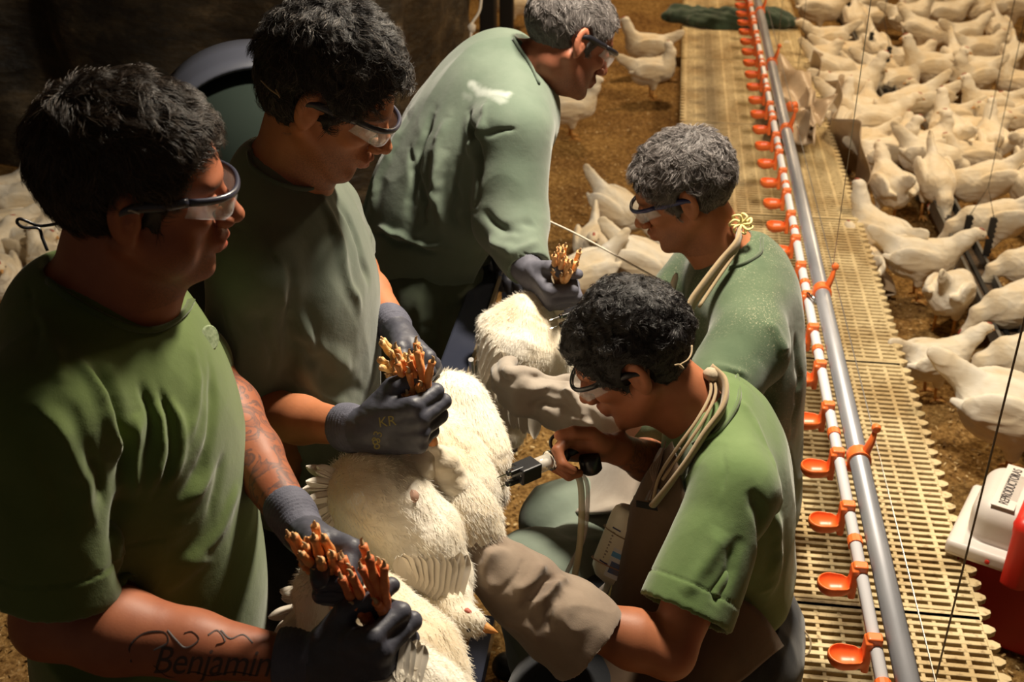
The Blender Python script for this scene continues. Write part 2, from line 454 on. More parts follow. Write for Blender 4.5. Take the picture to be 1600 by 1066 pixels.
MB().tube([(PX + .041, .3, PZ_ + .02), (PX + .040, 5, PZ_ + .018), (PX + .041, 12.8, PZ_ + .02)], .0016, 6).build('anti_roost_wire', M['steel'], t)
MB().tube([(PX - .02, 3.0, PZ_ - .01), (PX - .03, 3.03, PZ_ - .005), (PX - .045, 3.02, PZ_ + .012), (PX - .03, 2.98, PZ_ + .015)], .005, 6).build('wire_clip', M['steel'], t, smooth=True)
for y in (3.06, 5.47):
    MB().tube([(PX + .02, y, PZ_ + .07), (PX, y, 3.5)], .0012, 6).build('suspension_wire', M['steel'], t)
# orange knob further along
mb = MB(); q = PZ(1238, 166, .60)
mb.lathe([(0, -.02), (.022, -.018), (.024, -.005), (.017, 0), (.017, .02), (.0, .022)], q, (.6, -.5, .4), 16); mb.lathe([(.006, 0), (.006, .08)], q, (-.9, .2, .1), 8)
mb.build('drinker_knob', M['orange'], t, smooth=True)

# ---------------------------------------------------------------- chain feeder trough on the right
M['tgalv'] = simple('trough_metal', (.13, .125, .12), .5, .5, c2=(.20, .19, .17), sc=8)
M['blackp'] = simple('black_plastic', (.012, .012, .013), .45)
M['feed'] = simple('feed', (.10, .06, .03), .95, c2=(.03, .02, .012), sc=90, bump=.6, bsc=120)
tt = empty('feeder_trough', (1.31, 5.5, 0), 'long grey metal feed trough running beside the slatted walkway', 'feeder trough')
mb = MB(); 
for x, tilt in ((1.262, 0), (1.358, 0)): mb.box((x, 6.3, .095), (.004, 9.2, .07)); mb.box((x, 6.3, .131), (.012, 9.2, .005))
mb.box((1.31, 6.3, .062), (.098, 9.2, .004)); mb.build('channel', M['tgalv'], tt)
MB().box((1.31, 6.3, .080), (.088, 9.18, .03)).build('feed', M['feed'], tt)
MB().box((1.31, 6.3, .1), (.016, 9.18, .014)).build('feed_chain', M['blackp'], tt)
for y in np.arange(1.9, 10.5, .9): MB().box((1.31, y, .03), (.11, .03, .058)).build('trough_foot', M['tgalv'], tt)
def hanger(x1, y1, x2, y2, lab, ymeet):
    a, b = PZ(x1, y1, .13), PZ(x2, y2, .13); t_ = empty('feeder_hanger', ((a[0]+b[0])/2, (a[1]+b[1])/2, .13), lab, 'feeder hanger', 'black notched hangers over the trough')
    tops = []
    for q in (a, b):
        mb = MB(); mb.box((q[0], q[1], q[2] + .085), (.024, .016, .17))
        for k in range(7): mb.box((q[0] + .013, q[1], q[2] + .02 + k * .023), (.008, .012, .009))
        mb.build('notched_post', M['blackp'], t_); tops.append(V3(q[0], q[1], q[2] + .17))
    mid = (tops[0] + tops[1]) / 2 + V3(0, 0, .13)
    MB().tube([tops[0], mid, tops[1]], .0018, 6).build('wire_bail', M['blackp'], t_)
    MB().tube([mid, V3(mid[0], mid[1], 3.5)], .0013, 6).build('suspension_wire', M['blackp'], t_)
hanger(1503, 396, 1540, 400, 'pair of black notched posts on the trough, nearest of the two hangers', 0)
hanger(1356, 92, 1383, 116, 'pair of black notched posts on the trough, farther of the two hangers', 0)
# thin steel cables in front
def cable(pa, za, pb, zb, r, lab):
    o = MB().tube([P(*pa, za), P(*pb, zb)], r, 8).build('winch_cable', M['cable'], smooth=True); tag(o, lab, 'cable', 'thin lifting cables')
M['cable'] = simple('dark_cable', (.10, .075, .055), .5, .6)
def vcable(px, py, z0, r, lab, z1=3.5):
    q = PZ(px, py, z0); o = MB().tube([q, (q[0], q[1], z1)], r, 8).build('winch_cable', M['cable'], smooth=True); tag(o, lab, 'cable', 'thin lifting cables')
vcable(1455, 1090, .26, .0021, 'dark steel cable hanging in front of the white hen and cooler')
vcable(1533, 250, .05, .0022, 'dark cable hanging among the hens beyond the trough')
vcable(1246, 112, .26, .0016, 'thin pale cable hanging by the far edge of the walkway')

# ---------------------------------------------------------------- cooler
M['cred'] = simple('red_cooler_plastic', (.42, .012, .010), .5, c2=(.36, .01, .008), sc=8)
M['cred2'] = simple('red_handle_plastic', (.60, .022, .012), .4)
M['cwhite'] = simple('white_cooler_plastic', (.72, .66, .62), .42, c2=(.66, .59, .54), sc=6)
M['ink'] = simple('marker_ink', (.03, .02, .02), .7)
def cooler():
    rz = math.radians(-25); A = PZ(1498, 800, .30); c0 = V3(A[0] + .190, A[1] - .083, 0)
    t = empty('picnic_cooler', c0, 'red picnic cooler with a white rounded lid standing beside the slatted walkway', 'cooler')
    R = np.array([[math.cos(rz), math.sin(rz), 0], [-math.sin(rz), math.cos(rz), 0], [0, 0, 1]])
    def W(v): return c0 + V3(*v) @ R
    F = Field((-.26, -.22, -.01), (.26, .22, .42), .004); F.box((0, 0, .135), (.185, .125, .135), rd=.02, k=0)
    V, Fq = F.mesh(); V = smooth_v(V, Fq, 2); V[:, :2] *= (1 - .10 * (0.27 - V[:, 2:3]) / .27); mesh_np('body', V @ R + c0, Fq, M['cred'], t)
    F = Field((-.26, -.22, .15), (.26, .22, .47), .003); F.box((0, 0, .2825), (.205, .145, .0225), rd=.012, k=0); F.box((0, 0, .35), (.172, .114, .070), rd=.05, k=.01)
    V, Fq = F.mesh(); V = smooth_v(V, Fq, 3); lid = mesh_np('lid', V @ R + c0, Fq, M['cwhite'], t)
    MB().box(W((-.102, .0, .4185)), (.056, .20, .003), R).build('label_plate', M['cwhite'], lid, bevel=.001)
    F = Field((-.12, -.20, .18), (.08, .20, .48), .003); F.box((-.032, 0, .325), (.036, .168, .115), rd=.03, k=0); F.box((-.032, 0, .31), (.07, .152, .115), rd=.03, k=0, mode='sub'); F.plane_cut((0, 0, .24), (0, 0, -1))
    V, Fq = F.mesh(); V = smooth_v(V, Fq, 2); mesh_np('handle', V @ R + c0, Fq, M['cred2'], t)
    MB().lathe([(0, .004), (.006, .003), (.006, 0)], W((-.10, -.147, .282)), W((0, -1, 0)) - c0, 12).build('rivet', M['cred2'], t)
    # handwritten word
    cu = bpy.data.curves.new('lettering', 'FONT'); cu.body = 'REPRODUCTORAS'; cu.size = .0215; cu.extrude = .0006; cu.space_character = .95; cu.align_x = 'CENTER'; cu.align_y = 'CENTER'
    cu.materials.append(M['ink']); tmp_ = bpy.data.objects.new('lettering', cu); COL.objects.link(tmp_); me_ = bpy.data.meshes.new_from_object(tmp_.evaluated_get(bpy.context.evaluated_depsgraph_get())); bpy.data.objects.remove(tmp_)
    q = W((-.102, .0, .4205)); me_.transform(Matrix.Translation(Vector(q)) @ Matrix.Rotation(rz + math.radians(90), 4, 'Z') @ Matrix.Diagonal((1.0, 1.5, 1, 1))); link('lettering', me_, lid)
    return t
cooler()

# ---------------------------------------------------------------- plastic sheet by the walkway edge
def mat_sheet():
    m, nt, b = nodes('sheeting'); r = ramp(nt, noise_(nt, 3, 5), [(.4, (.42, .30, .19)), (.62, (.66, .52, .38))]); nt.links.new(r.outputs[0], b.inputs['Base Color'])
    b.inputs['Roughness'].default_value = .38; b.inputs['Alpha'].default_value = .82; b.inputs['Subsurface Weight'].default_value = 0
    bump_(nt, b, noise_(nt, 14, 6), .5, .01); return m
M['sheet'] = mat_sheet()
def sheet():
    def skirt(u, v):
        y = 4.35 + 2.8 * u; top = .04 + (.26 + .05 * math.sin(u * 23)) * min(1, u * 5 + .1) + .10 * math.sin(u * 3.1) ** 2
        z = .02 + (top - .02) * v
        x = .885 + .055 * math.sin(u * 17 + v * 3) * (1 - .3 * v) + .05 * (1 - v) + .025 * math.sin(u * 41 + v * 5)
        return (x, y, z)
    o = MB().grid(skirt, 150, 20).build('plastic_skirt', M['sheet'], smooth=True, solid=.002)
    tag(o, 'brownish plastic skirt hanging wrinkled along the walkway edge toward the hens', 'plastic sheet')
    A = [PZ(1190, 190, .29), PZ(1216, 105, .33), PZ(1300, 180, .42), PZ(1262, 245, .30)]
    def crump(u, v):
        a = A[0] * (1 - u) + A[1] * u; b = A[3] * (1 - u) + A[2] * u; p = a * (1 - v) + b * v
        p = p + V3(.05 * math.sin(v * 9 + u * 4), .06 * math.sin(u * 8), .045 + .030 * math.sin(u * 13 + v * 7) + .018 * math.sin(v * 23 - u * 9) + .012 * math.sin(u * 31 + v * 19)); return p
    o = MB().grid(crump, 50, 50).build('plastic_sheet', M['sheet'], smooth=True, solid=.002)
    tag(o, 'crumpled translucent beige plastic sheet lying over the walkway below the pipe', 'plastic sheet')
sheet()

# ---------------------------------------------------------------- green jacket at the far end of the walkway
M['jacket'] = simple('jacket_cloth', (.022, .045, .030), .85, c2=(.032, .065, .040), sc=14, bump=.3, bsc=200, sheen=.3)
def jacket():
    c = PZ(1146, 36, .27); f = Field(c - V3(.62, .34, .06), c + V3(.62, .34, .2), .008)
    f.ell(c + V3(.02, 0, .02), (.36, .12, .085), k=.02); f.ell(c + V3(-.30, .09, .015), (.18, .10, .065), basis((1, .25, 0), (0, 0, 1)), k=.04)
    f.ell(c + V3(.28, .02, .012), (.18, .07, .035), k=.03); f.cone(c + V3(-.2, -.06, .02), c + V3(.2, .08, .05), .035, .04, .02)
    V, Fq = f.mesh(); V = smooth_v(V, Fq, 2); N = normals(V, Fq)
    V = V + N * (.022 * snoise(V, 5, 4, 2, np.diag([1, 2.2, 1])))[:, None]; V[:, 2] = np.maximum(V[:, 2], .252)
    tag(mesh_np('folded_jacket', V, Fq, M['jacket']), 'dark green jacket lying crumpled across the far slats under the pipe', 'jacket')
jacket()

# ---------------------------------------------------------------- dark curtain, post, tent-like cover
def mat_curtain():
    m, nt, b = nodes('curtain'); n = noise_(nt, 2.5, 7, st=(1, 1, 1.8), rough=.7)
    r = ramp(nt, n, [(.42, (.010, .008, .006)), (.55, (.040, .030, .018)), (.72, (.17, .125, .072))]); nt.links.new(r.outputs[0], b.inputs['Base Color'])
    b.inputs['Roughness'].default_value = .55; p = bump_(nt, b, noise_(nt, 6, 6, st=(1, 1, 2.5)), .9, .03)
    return m
M['curtain'] = mat_curtain()
def curtain():
    path = catmull([PZ(-420, 262, 0), PZ(-100, 260, 0), PZ(90, 262, 0), PZ(250, 310, 0), PZ(560, 330, 0), PZ(660, 255, 0), PZ(722, 168, 0), PZ(738, 145, 0)], 10); m_ = len(path) - 1
    def fn(u, v):
        i = min(int(u * m_), m_ - 1); t_ = u * m_ - i; p = path[i] * (1 - t_) + path[i + 1] * t_; n = unit(np.cross(path[i + 1] - path[i], Zv))
        return p + n * (.03 * math.sin(u * 60) * (.5 + .5 * v) + .03 * math.sin(v * 14 + u * 30) + .025 * math.sin(u * 25 - v * 9)) + V3(0, 0, 3.4 * v)
    o = MB().grid(fn, 220, 60).build('shade_curtain', M['curtain'], smooth=True); tag(o, 'wrinkled black plastic curtain hanging behind the standing men', 'curtain')
    mb = MB(); 
    q = PZ(764, 130, 0); mb.box((q[0], q[1], 1.7), (.10, .10, 3.4)); q2 = PZ(792, 112, 0); mb.box((q2[0], q2[1], 1.7), (.09, .07, 3.4))
    tag(mb.build('curtain_post', M['blackp'], bevel=.01), 'black double post at the free end of the black curtain', 'post')
    pts = catmull([P(753, -30, 4.6), P(750, 14, 4.6), P(738, 36, 4.6), P(736, 52, 4.6), P(733, 90, 4.6)], 8)
    mb = MB().tube(pts, .006, 6); mb.lathe([(0, -.025), (.016, -.01), (.018, .01), (0, .025)], P(737, 44, 4.6), (0, 0, 1), 8)
    mb.tube([P(733, 90, 4.6), V3(*(P(733, 90, 4.6) + V3(0, 0, -.5)))], .004, 6)
    tag(mb.build('knotted_cord', M['rope'], smooth=True), 'pale knotted cord hanging in front of the black curtain', 'cord')
M['rope'] = simple('pale_rope', (.50, .44, .36), .8, bump=.4, bsc=200)
curtain()
def cover():
    c = P(398, 222, 3.0); t = empty('domed_cover', (c[0], c[1], 0), 'dark green domed drum with a blue-grey rim behind the second man', 'drum')
    B = basis(Rv, Zv)
    gm = simple('dark_green_shell', (.005, .014, .009), .9); rm = simple('blue_grey_rim', (.055, .060, .082), .5)
    r = .225; z = c[2]
    MB().lathe([(r * .93, -z), (r, -z * .5), (r, 0), (r * .93, r * .35), (r * .72, r * .68), (r * .4, r * .9), (0, r * .98)], c, (0, 0, 1), 32).build('shell', gm, t, smooth=True)
    q = c; axis = unit(-.92 * Hv + .30 * Rv + V3(0, 0, -.12)); u = np.cross(axis, V3(0, 0, 1)); u = unit(u); v = np.cross(u, axis)
    pts = []
    mb = MB(); 
    def band(s, tt):
        a = math.radians(8 + 164 * s); rr = r * 1.02 + .02; return c + u * math.cos(a) * rr + v * math.sin(a) * rr * .985 + axis * (.10 - .17 * (tt))
    mb.grid(band, 40, 3); mb.build('rim', rm, t, smooth=True, solid=.012)
cover()

# ---------------------------------------------------------------- dark metal rail between the men
M['rail'] = simple('dark_blue_metal', (.065, .075, .125), .25, .7, c2=(.09, .10, .15), sc=5)
t = empty('holding_rail', (-.42, 2.2, 0), 'dark blue-grey metal bench rail between the standing and the seated men', 'rail')
mb = MB().box((-.425, 1.85, .835), (.075, 2.7, .03)); mb.build('rail_top', M['rail'], t, bevel=.006)
MB().box((-.388, 1.85, .853), (.008, 2.7, .008)).build('edge_strip', simple('worn_edge', (.45, .36, .24), .35, .8), t)
for y in (.62, 1.9, 3.1): MB().box((-.425, y, .41), (.05, .05, .82)).build('leg', M['rail'], t)
MB().box((-.425, 1.85, .22), (.03, 2.5, .03)).build('lower_bar', M['rail'], t)
MB().tube([P(736, 562, 2.42), P(738, 580, 2.46), P(745, 640, 2.6)], .006, 8).build('brace', M['steel'], t)
MB().box((-.36, 1.2, .12), (.05, 1.9, .05)).build('foot_bar', M['rail'], t)
# ================================================================ hens on the floor
def mat_feather(name='feathers', near=False):
    m, nt, b = nodes(name); b.inputs['Roughness'].default_value = .75; b.inputs['Sheen Weight'].default_value = .25
    b.inputs['Subsurface Weight'].default_value = .0; b.inputs['Specular IOR Level'].default_value = .2
    n = noise_(nt, 7, 4); r = ramp(nt, n, [(.38, (.72, .60, .42)), (.55, (.80, .73, .60)), (.7, (.86, .81, .72))]); nt.links.new(r.outputs[0], b.inputs['Base Color'])
    v = N_(nt, 'ShaderNodeTexVoronoi', i_Scale=38 if not near else 70); tc = N_(nt, 'ShaderNodeTexCoord'); mp = N_(nt, 'ShaderNodeMapping'); mp.inputs['Scale'].default_value = (.45, 1, 1)
    nt.links.new(tc.outputs['Object'], mp.inputs[0]); nt.links.new(mp.outputs[0], v.inputs['Vector'])
    p = bump_(nt, b, v.outputs['Distance'], .15 if near else .45, .006); bump_(nt, b, noise_(nt, 60, 4, st=(.3, 1, 1)), .5, .004, p)
    return m
M['hen'] = mat_feather()
M['beak'] = simple('beak', (.55, .28, .09), .45); M['comb'] = simple('comb', (.42, .10, .065), .6); M['eye'] = simple('hen_eye', (.01, .006, .004), .15)
M['leg'] = simple('hen_leg', (.60, .33, .08), .6, c2=(.5, .22, .06), sc=60)
POSE = {   # neck chain (x, z) ending at the head centre, head pitch, body pitch, body lift
    'alert': dict(neck=[(.085, .235), (.125, .30), (.140, .352)], hp=-.05, bp=.12, z=0),
    'walk': dict(neck=[(.09, .225), (.150, .275), (.190, .310)], hp=-.2, bp=0.0, z=0),
    'peck': dict(neck=[(.10, .195), (.165, .155), (.200, .085)], hp=-1.05, bp=-.22, z=.0),
    'rest': dict(neck=[(.08, .215), (.110, .255), (.118, .285)], hp=0.0, bp=.02, z=-.055),
    'turn': dict(neck=[(.085, .235), (.105, .295), (.095, .345)], hp=0.0, bp=.08, z=0, yaw=1.9),
}
def make_hen_meshes(kind):
    p = POSE[kind]; f = Field((-.27, -.13, -.01), (.30, .13, .44), .005); cb, sb = math.cos(p['bp']), math.sin(p['bp']); z0 = .19
    def T(x, y, z):
        z = z - z0; return V3(x * cb - z * sb, y, z0 + x * sb + z * cb + p['z'])
    Bb = basis((cb, 0, sb), (0, 0, 1))
    f.ell(T(-.005, 0, .19), (.125, .078, .080), Bb, .0); f.ell(T(.065, 0, .185), (.070, .066, .074), Bb, .03); f.ell(T(-.06, 0, .175), (.075, .066, .070), Bb, .03)
    f.cone(T(-.08, 0, .215), T(-.185, 0, .275), .048, .020, .03, flat=((0, 1, 0), .6)); f.cone(T(-.13, 0, .245), T(-.215, 0, .30), .026, .020, .02, flat=((0, 1, 0), .45))
    nk = [V3(x, 0, z + p['z']) for x, z in p['neck']]
    pts = [T(.06, 0, .20)] + nk; f.chain(pts, [.062, .045, .031, .023], .025)
    hd = nk[-1]; yw = p.get('yaw', 0); hx = V3(math.cos(p['hp']) * math.cos(yw), math.sin(yw) * math.cos(p['hp']), math.sin(p['hp'])); Bh = basis(hx, (0, 0, 1))
    hc = hd + hx * .012; f.ell(hc, (.030, .0195, .0215), Bh, .012)
    for s in (-1, 1):
        f.ell(T(-.03, s * .068, .205), (.105, .018, .052), basis((cb, 0, sb - .12), (0, 0, 1)), .008); f.cone(T(-.10, s * .06, .195), T(-.155, s * .040, .205), .022, .008, .008)
        f.cone(T(-.005, s * .035, .14), V3(.0, s * .038, max(.075, .09 + p['z'])), .036, .017, .02)
    V, Fq = f.mesh(); V = smooth_v(V, Fq, 1); N = normals(V, Fq); V = V + N * (.0028 * snoise(V, 12, 5, 2, np.diag([.5, 1, 1])) + .0016 * np.clip(1 - np.abs(snoise(V, 16, 8, 1, np.diag([.6, 1, 1]))) * 3, 0, 1))[:, None]
    out = {'body': (V, Fq, M['hen'])}
    m = MB(); m.lathe([(.0085, 0), (.0075, .006), (.004, .015), (.0005, .022)], hc + hx * .024 - Bh[2] * .002, hx - Bh[2] * .28, 8); out['beak'] = m
    m = MB(); n0 = hc + Bh[2] * .018
    m.tube([n0 + hx * .022 - Bh[2] * .008, n0 + hx * .012 + Bh[2] * .005, n0 - hx * .004 + Bh[2] * .007, n0 - hx * .014 + Bh[2] * .001], [.003, .0055, .0055, .002], 6, flat=.45); out['comb'] = m
    out['eye'] = []
    for s in (-1, 1): out['eye'].append(MB().lathe([(0, -.0035), (.003, -.002), (.0038, 0), (.003, .002), (0, .0035)], hc + hx * .012 + Bh[1] * s * .0175 + Bh[2] * .004, Bh[1], 8))
    out['leg'] = []
    for s in (-1, 1):
        m = MB(); a = V3(0, s * .038, max(.085, .095 + p['z'])); b = V3(.004, s * .038, .012)
        if p['z'] < -.04: a = V3(-.02, s * .04, .05)
        m.tube([a, (a + b) / 2 + V3(-.004, 0, 0), b], [.0075, .006, .0065], 8)
        for ang, L in ((-.42, .045), (0, .052), (.42, .045), (3.14, .022)): m.tube([b, b + V3(math.cos(ang) * L * .6, math.sin(ang) * L * .6, -.001), b + V3(math.cos(ang) * L, math.sin(ang) * L, -.009)], [.0055, .0045, .002], 6)
        out['leg'].append(m)
    return out
HP = {}
def hen_proto(kind, root):
    o = make_hen_meshes(kind); V, Fq, m = o['body']; ch = []
    ch.append(mesh_np('hen_body', V, Fq, m, root, keep=False))
    for k in ('beak', 'comb'):
        b = o[k].build(k, M[k], root, smooth=True); b.matrix_parent_inverse = Matrix.Identity(4); ch.append(b)
    for e in o['eye']: b = e.build('eye', M['eye'], root, smooth=True); b.matrix_parent_inverse = Matrix.Identity(4); ch.append(b)
    for e in o['leg']: b = e.build('leg', M['leg'], root, smooth=True); b.matrix_parent_inverse = Matrix.Identity(4); ch.append(b)
    return ch
def hen(px, py, deg, kind, label, sc=1.0, zb=.19, pos=None, group='white hens of the flock', base=0):
    q = PZ(px, py, zb) if pos is None else V3(*pos)
    r = bpy.data.objects.new('white_hen', None); COL.objects.link(r); r.empty_display_size = .05; tag(r, label, 'hen', group)
    if kind not in HP: HP[kind] = hen_proto(kind, r)
    else:
        for c in HP[kind]:
            d = c.copy(); COL.objects.link(d); d.parent = r
    r.location = (q[0], q[1], base); r.rotation_euler = (0, 0, math.radians(deg) + YAW); r.scale = (sc, sc * random.uniform(.95, 1.06), sc * random.uniform(.96, 1.04))
    return r
W_ = 'white hen '
HENS = [
 # behind the men, centre
 (1010, 72, 180, 'alert', 'standing on open litter with raised neck, farther of two by the walkway'),
 (1020, 108, 8, 'turn', 'standing on open litter, nearer of two by the walkway'),
 (893, 165, 8, 'alert', 'standing alone in profile under the bent man\'s chin'),
 (968, 325, 320, 'peck', 'with upright tail pecking behind the grey haired man'),
 (928, 378, 265, 'rest', 'crouching between the orange feet and the grey haired man'),
 (908, 432, 200, 'peck', 'stooping right beside the bent man\'s grey glove'),
 (1012, 415, 345, 'peck', 'bent low in front of the grey haired man\'s chin'),
 (799, 4, 200, 'alert', 'seen above the bent man\'s neck beside the curtain post'),
 # left, behind the first man
 (8, 300, 20, 'alert', 'with raised white head at the left edge under the curtain'),
 (42, 318, 10, 'alert', 'with orange beak peeking out behind the first man\'s head'),
 (20, 345, 200, 'rest', 'crouched low in the huddle at the left edge'),
 (64, 352, 90, 'rest', 'sitting in the huddle right behind the first man\'s neck'),
 (-10, 385, 40, 'rest', 'sitting half cut off at the left edge, middle of the huddle'),
 (40, 385, 330, 'rest', 'sitting in the huddle above the cord loop'),
 (12, 425, 300, 'rest', 'sitting nearest of the huddle over the first man\'s shoulder'),
 (70, 415, 140, 'rest', 'sitting in the huddle below the cord loop'),
 (-30, 340, 60, 'rest', 'sitting outermost in the huddle at the left'),
 # right flock: near the walkway and trough
 (1590, 668, 338, 'walk', 'largest and nearest, ruffled tail, walking above the red cooler', 1.32),
 (1466, 548, 14, 'walk', 'beside the slat edge reaching its orange beak toward the trough', .88),
 (1487, 452, 52, 'peck', 'seen from behind with its head down in the trough', .92),
 (1440, 402, 350, 'walk', 'with long body bending over the trough, tail at the skirt', .95),
 (1392, 290, 95, 'walk', 'standing between the plastic skirt and the trough'),
 (1366, 372, 120, 'alert', 'with dark-eyed head beside the lower end of the skirt'),
 (1345, 400, 95, 'rest', 'half hidden behind the slat edge below the skirt'),
 (1620, 560, 172, 'peck', 'cut off at the right edge, head low in the trough by the cable'),
 (1600, 475, 185, 'peck', 'at the right edge with only head and neck over the trough'),
 (1618, 405, 178, 'peck', 'pecking in the trough right of the near black posts', .95),
 (1553, 345, 172, 'peck', 'pecking behind the near black posts'),
 (1478, 282, 268, 'peck', 'with head straight down in the trough left of the near hanger', 1.05),
 (1528, 285, 182, 'peck', 'with its tail to the right above the near black posts'),
 (1600, 290, 268, 'alert', 'cut off at the right edge above the near black posts'),
 (1497, 234, 172, 'rest', 'low behind the trough with its back level'),
 (1446, 246, 350, 'peck', 'feeding across the trough near its visible upper end'),
 (1546, 222, 80, 'alert', 'with tall neck straight up beside the hanging cable'),
 (1588, 222, 35, 'alert', 'at the right edge with raised yellow beak'),
 (1388, 238, 12, 'alert', 'with raised neck just left of the trough end'),
 (1345, 222, 200, 'rest', 'tucked against the crumpled plastic'),
 (1376, 196, 3, 'walk', 'small and bright in profile above the trough end'),
 (1334, 190, 60, 'alert', 'with upright neck beside the sheet fold'),
 (1456, 208, 98, 'alert', 'with neck stretched up in the middle of the flock'),
 (1478, 226, 30, 'turn', 'touching the tall necked one in the flock middle'),
 (1412, 165, 190, 'peck', 'large backed, head tucked left, in the flock middle', 1.1),
 (1452, 148, 185, 'rest', 'resting with tail to the bare litter patch'),
 (1476, 178, 188, 'rest', 'flat and low at the edge of the bare litter patch'),
 (1548, 160, 180, 'alert', 'facing left with head high at the right of the bare patch'),
 (1335, 142, 5, 'alert', 'with upright orange-beaked head left of the far black posts', 1.08),
 (1322, 172, 355, 'peck', 'bending below the upright-headed one', 1.05),
 (1290, 168, 20, 'rest', 'partly hidden by the crumpled plastic sheet'),
 (1270, 128, 300, 'rest', 'beside the far slat edge, upper one'),
 (1300, 108, 340, 'peck', 'plump with shaded belly left of the far black posts', 1.05),
 (1318, 78, 352, 'rest', 'in the row below the two backs by the slats'),
 (1278, 88, 10, 'rest', 'lying against the slat edge below the pale cable'),
 (1362, 75, 280, 'peck', 'behind the far black posts with its back rounded'),
 (1388, 108, 350, 'rest', 'right behind the far black posts'),
 (1405, 118, 20, 'rest', 'in the row right of the far black posts'),
 (1441, 106, 178, 'alert', 'with orange head turned left near the far bare patch'),
 (1497, 98, 275, 'peck', 'with tail straight up at the far bare patch'),
 (1532, 76, 8, 'rest', 'stretched out above the tail-up one'),
 (1552, 112, 5, 'walk', 'long backed beneath the cable on the right'),
 (1506, 52, 22, 'walk', 'with brown-shaded back in the upper right'),
 (1562, 44, 272, 'peck', 'facing down between two others in the upper right'),
 (1478, 22, 5, 'walk', 'walking right in the second row from the top'),
 (1420, 28, 8, 'alert', 'with head raised over the dark gap at the top'),
 (1380, 24, 355, 'rest', 'beside the top end of the trough'),
 (1338, 30, 268, 'peck', 'narrow, facing down, near the top end of the trough'),
 (1282, 18, 350, 'walk', 'broad backed at the top beside the slats', 1.08),
 (1588, 88, 260, 'walk', 'at the right edge in the upper third'),
 (1585, 128, 140, 'rest', 'at the right edge over the raised-headed one'),
 (1592, 172, 175, 'rest', 'pressed to the right edge in the middle of the flock'),
 (1560, 190, 190, 'rest', 'low just behind the left-facing head-high one'),
 (1520, 120, 200, 'turn', 'looking back beside the cable'),
 (1445, 50, 330, 'peck', 'pecking near the dark gap'),
 (1540, 15, 184, 'walk', 'walking left in the top row'),
 (1584, 12, 3, 'walk', 'in the top right corner'),
 (1440, 4, 350, 'walk', 'half out of view in the top row, middle'),
 (1500, 0, 190, 'rest', 'half out of view in the top row, right of middle'),
 (1360, 2, 20, 'rest', 'half out of view in the top row, left of middle'),
 (1310, -6, 180, 'rest', 'half out of view at the top by the slats'),
  (1425, 90, 15, 'rest', 'settled between the far black posts and the dark gap'),
 (1350, 120, 300, 'rest', 'settled behind the near post of the far pair'),
 (1300, 62, 185, 'walk', 'walking along the back row by the slats'),
 (1358, 165, 80, 'rest', 'seen from behind in the flock middle'),
 (1410, 212, 75, 'rest', 'seen from behind over the trough end'),
 (1528, 205, 350, 'rest', 'brown-shaded behind the tall necked one'),
]
pos_ = [PZ(h_[0], h_[1], .19 if h_[3] != 'rest' else .15) * V3(1, 1, 0) for h_ in HENS]; org_ = [p.copy() for p in pos_]
for it in range(40):
    for i in range(len(pos_)):
        for j in range(i):
            d_ = pos_[i] - pos_[j]; L_ = np.linalg.norm(d_); m_ = .205 * ((HENS[i][5] if len(HENS[i]) > 5 else 1) + (HENS[j][5] if len(HENS[j]) > 5 else 1)) / 2
            if 1e-6 < L_ < m_: q_ = d_ / L_ * (m_ - L_) * .3; pos_[i] += q_; pos_[j] -= q_
    for i in range(len(pos_)):
        d_ = pos_[i] - org_[i]; L_ = np.linalg.norm(d_); pos_[i] = org_[i] + d_ * min(1, .085 / max(L_, 1e-9))
for h_, q_ in zip(HENS, pos_):
    x, y, d, k, lab = h_[:5]; hen(x, y, d, k, W_ + lab, (h_[5] if len(h_) > 5 else 1.0) * random.uniform(.97, 1.04), pos=q_)
# ================================================================ people
from mathutils.bvhtree import BVHTree
def mat_skin(name, c, red=(.40, .10, .06), c2=None):
    m, nt, b = nodes(name); b.inputs['Roughness'].default_value = .52; b.inputs['Specular IOR Level'].default_value = .35
    b.inputs['Subsurface Weight'].default_value = .08; b.inputs['Subsurface Scale'].default_value = .006; b.inputs['Subsurface Radius'].default_value = (1, .35, .2)
    n = noise_(nt, 18, 5); r = ramp(nt, n, [(.35, c), (.68, c2 or tuple(u * .78 for u in c))])
    def mixin(prev, attr, col, fac=1.0, mul=None):
        a = N_(nt, 'ShaderNodeAttribute', attribute_name=attr); f = a.outputs['Fac']
        if mul is not None:
            mm = N_(nt, 'ShaderNodeMath', operation='MULTIPLY'); nt.links.new(f, mm.inputs[0]); nt.links.new(mul, mm.inputs[1]); f = mm.outputs[0]
        mx = N_(nt, 'ShaderNodeMixRGB'); mx.inputs[2].default_value = (*col, 1); nt.links.new(f, mx.inputs[0]); nt.links.new(prev, mx.inputs[1]); return mx.outputs[0]
    out = mixin(r.outputs[0], 'lip', red); sp = ramp(nt, noise_(nt, 420, 2), [(.42, (.45, .45, .45)), (.6, (1, 1, 1))])
    out = mixin(out, 'stubble', (.055, .035, .028), mul=sp.outputs[0]); out = mixin(out, 'brow', (.02, .012, .008))
    w_ = N_(nt, 'ShaderNodeTexNoise', i_Scale=24, i_Detail=3, i_Distortion=2.2); tc = N_(nt, 'ShaderNodeTexCoord'); nt.links.new(tc.outputs['Object'], w_.inputs['Vector'])
    tt_ = ramp(nt, w_.outputs['Fac'], [(.46, (0, 0, 0)), (.52, (.85, .85, .85)), (.60, (.25, .25, .25))])
    out = mixin(out, 'tattoo', (.05, .045, .05), mul=tt_.outputs[0])
    nt.links.new(out, b.inputs['Base Color']); bump_(nt, b, noise_(nt, 300, 3), .12, .001); return m
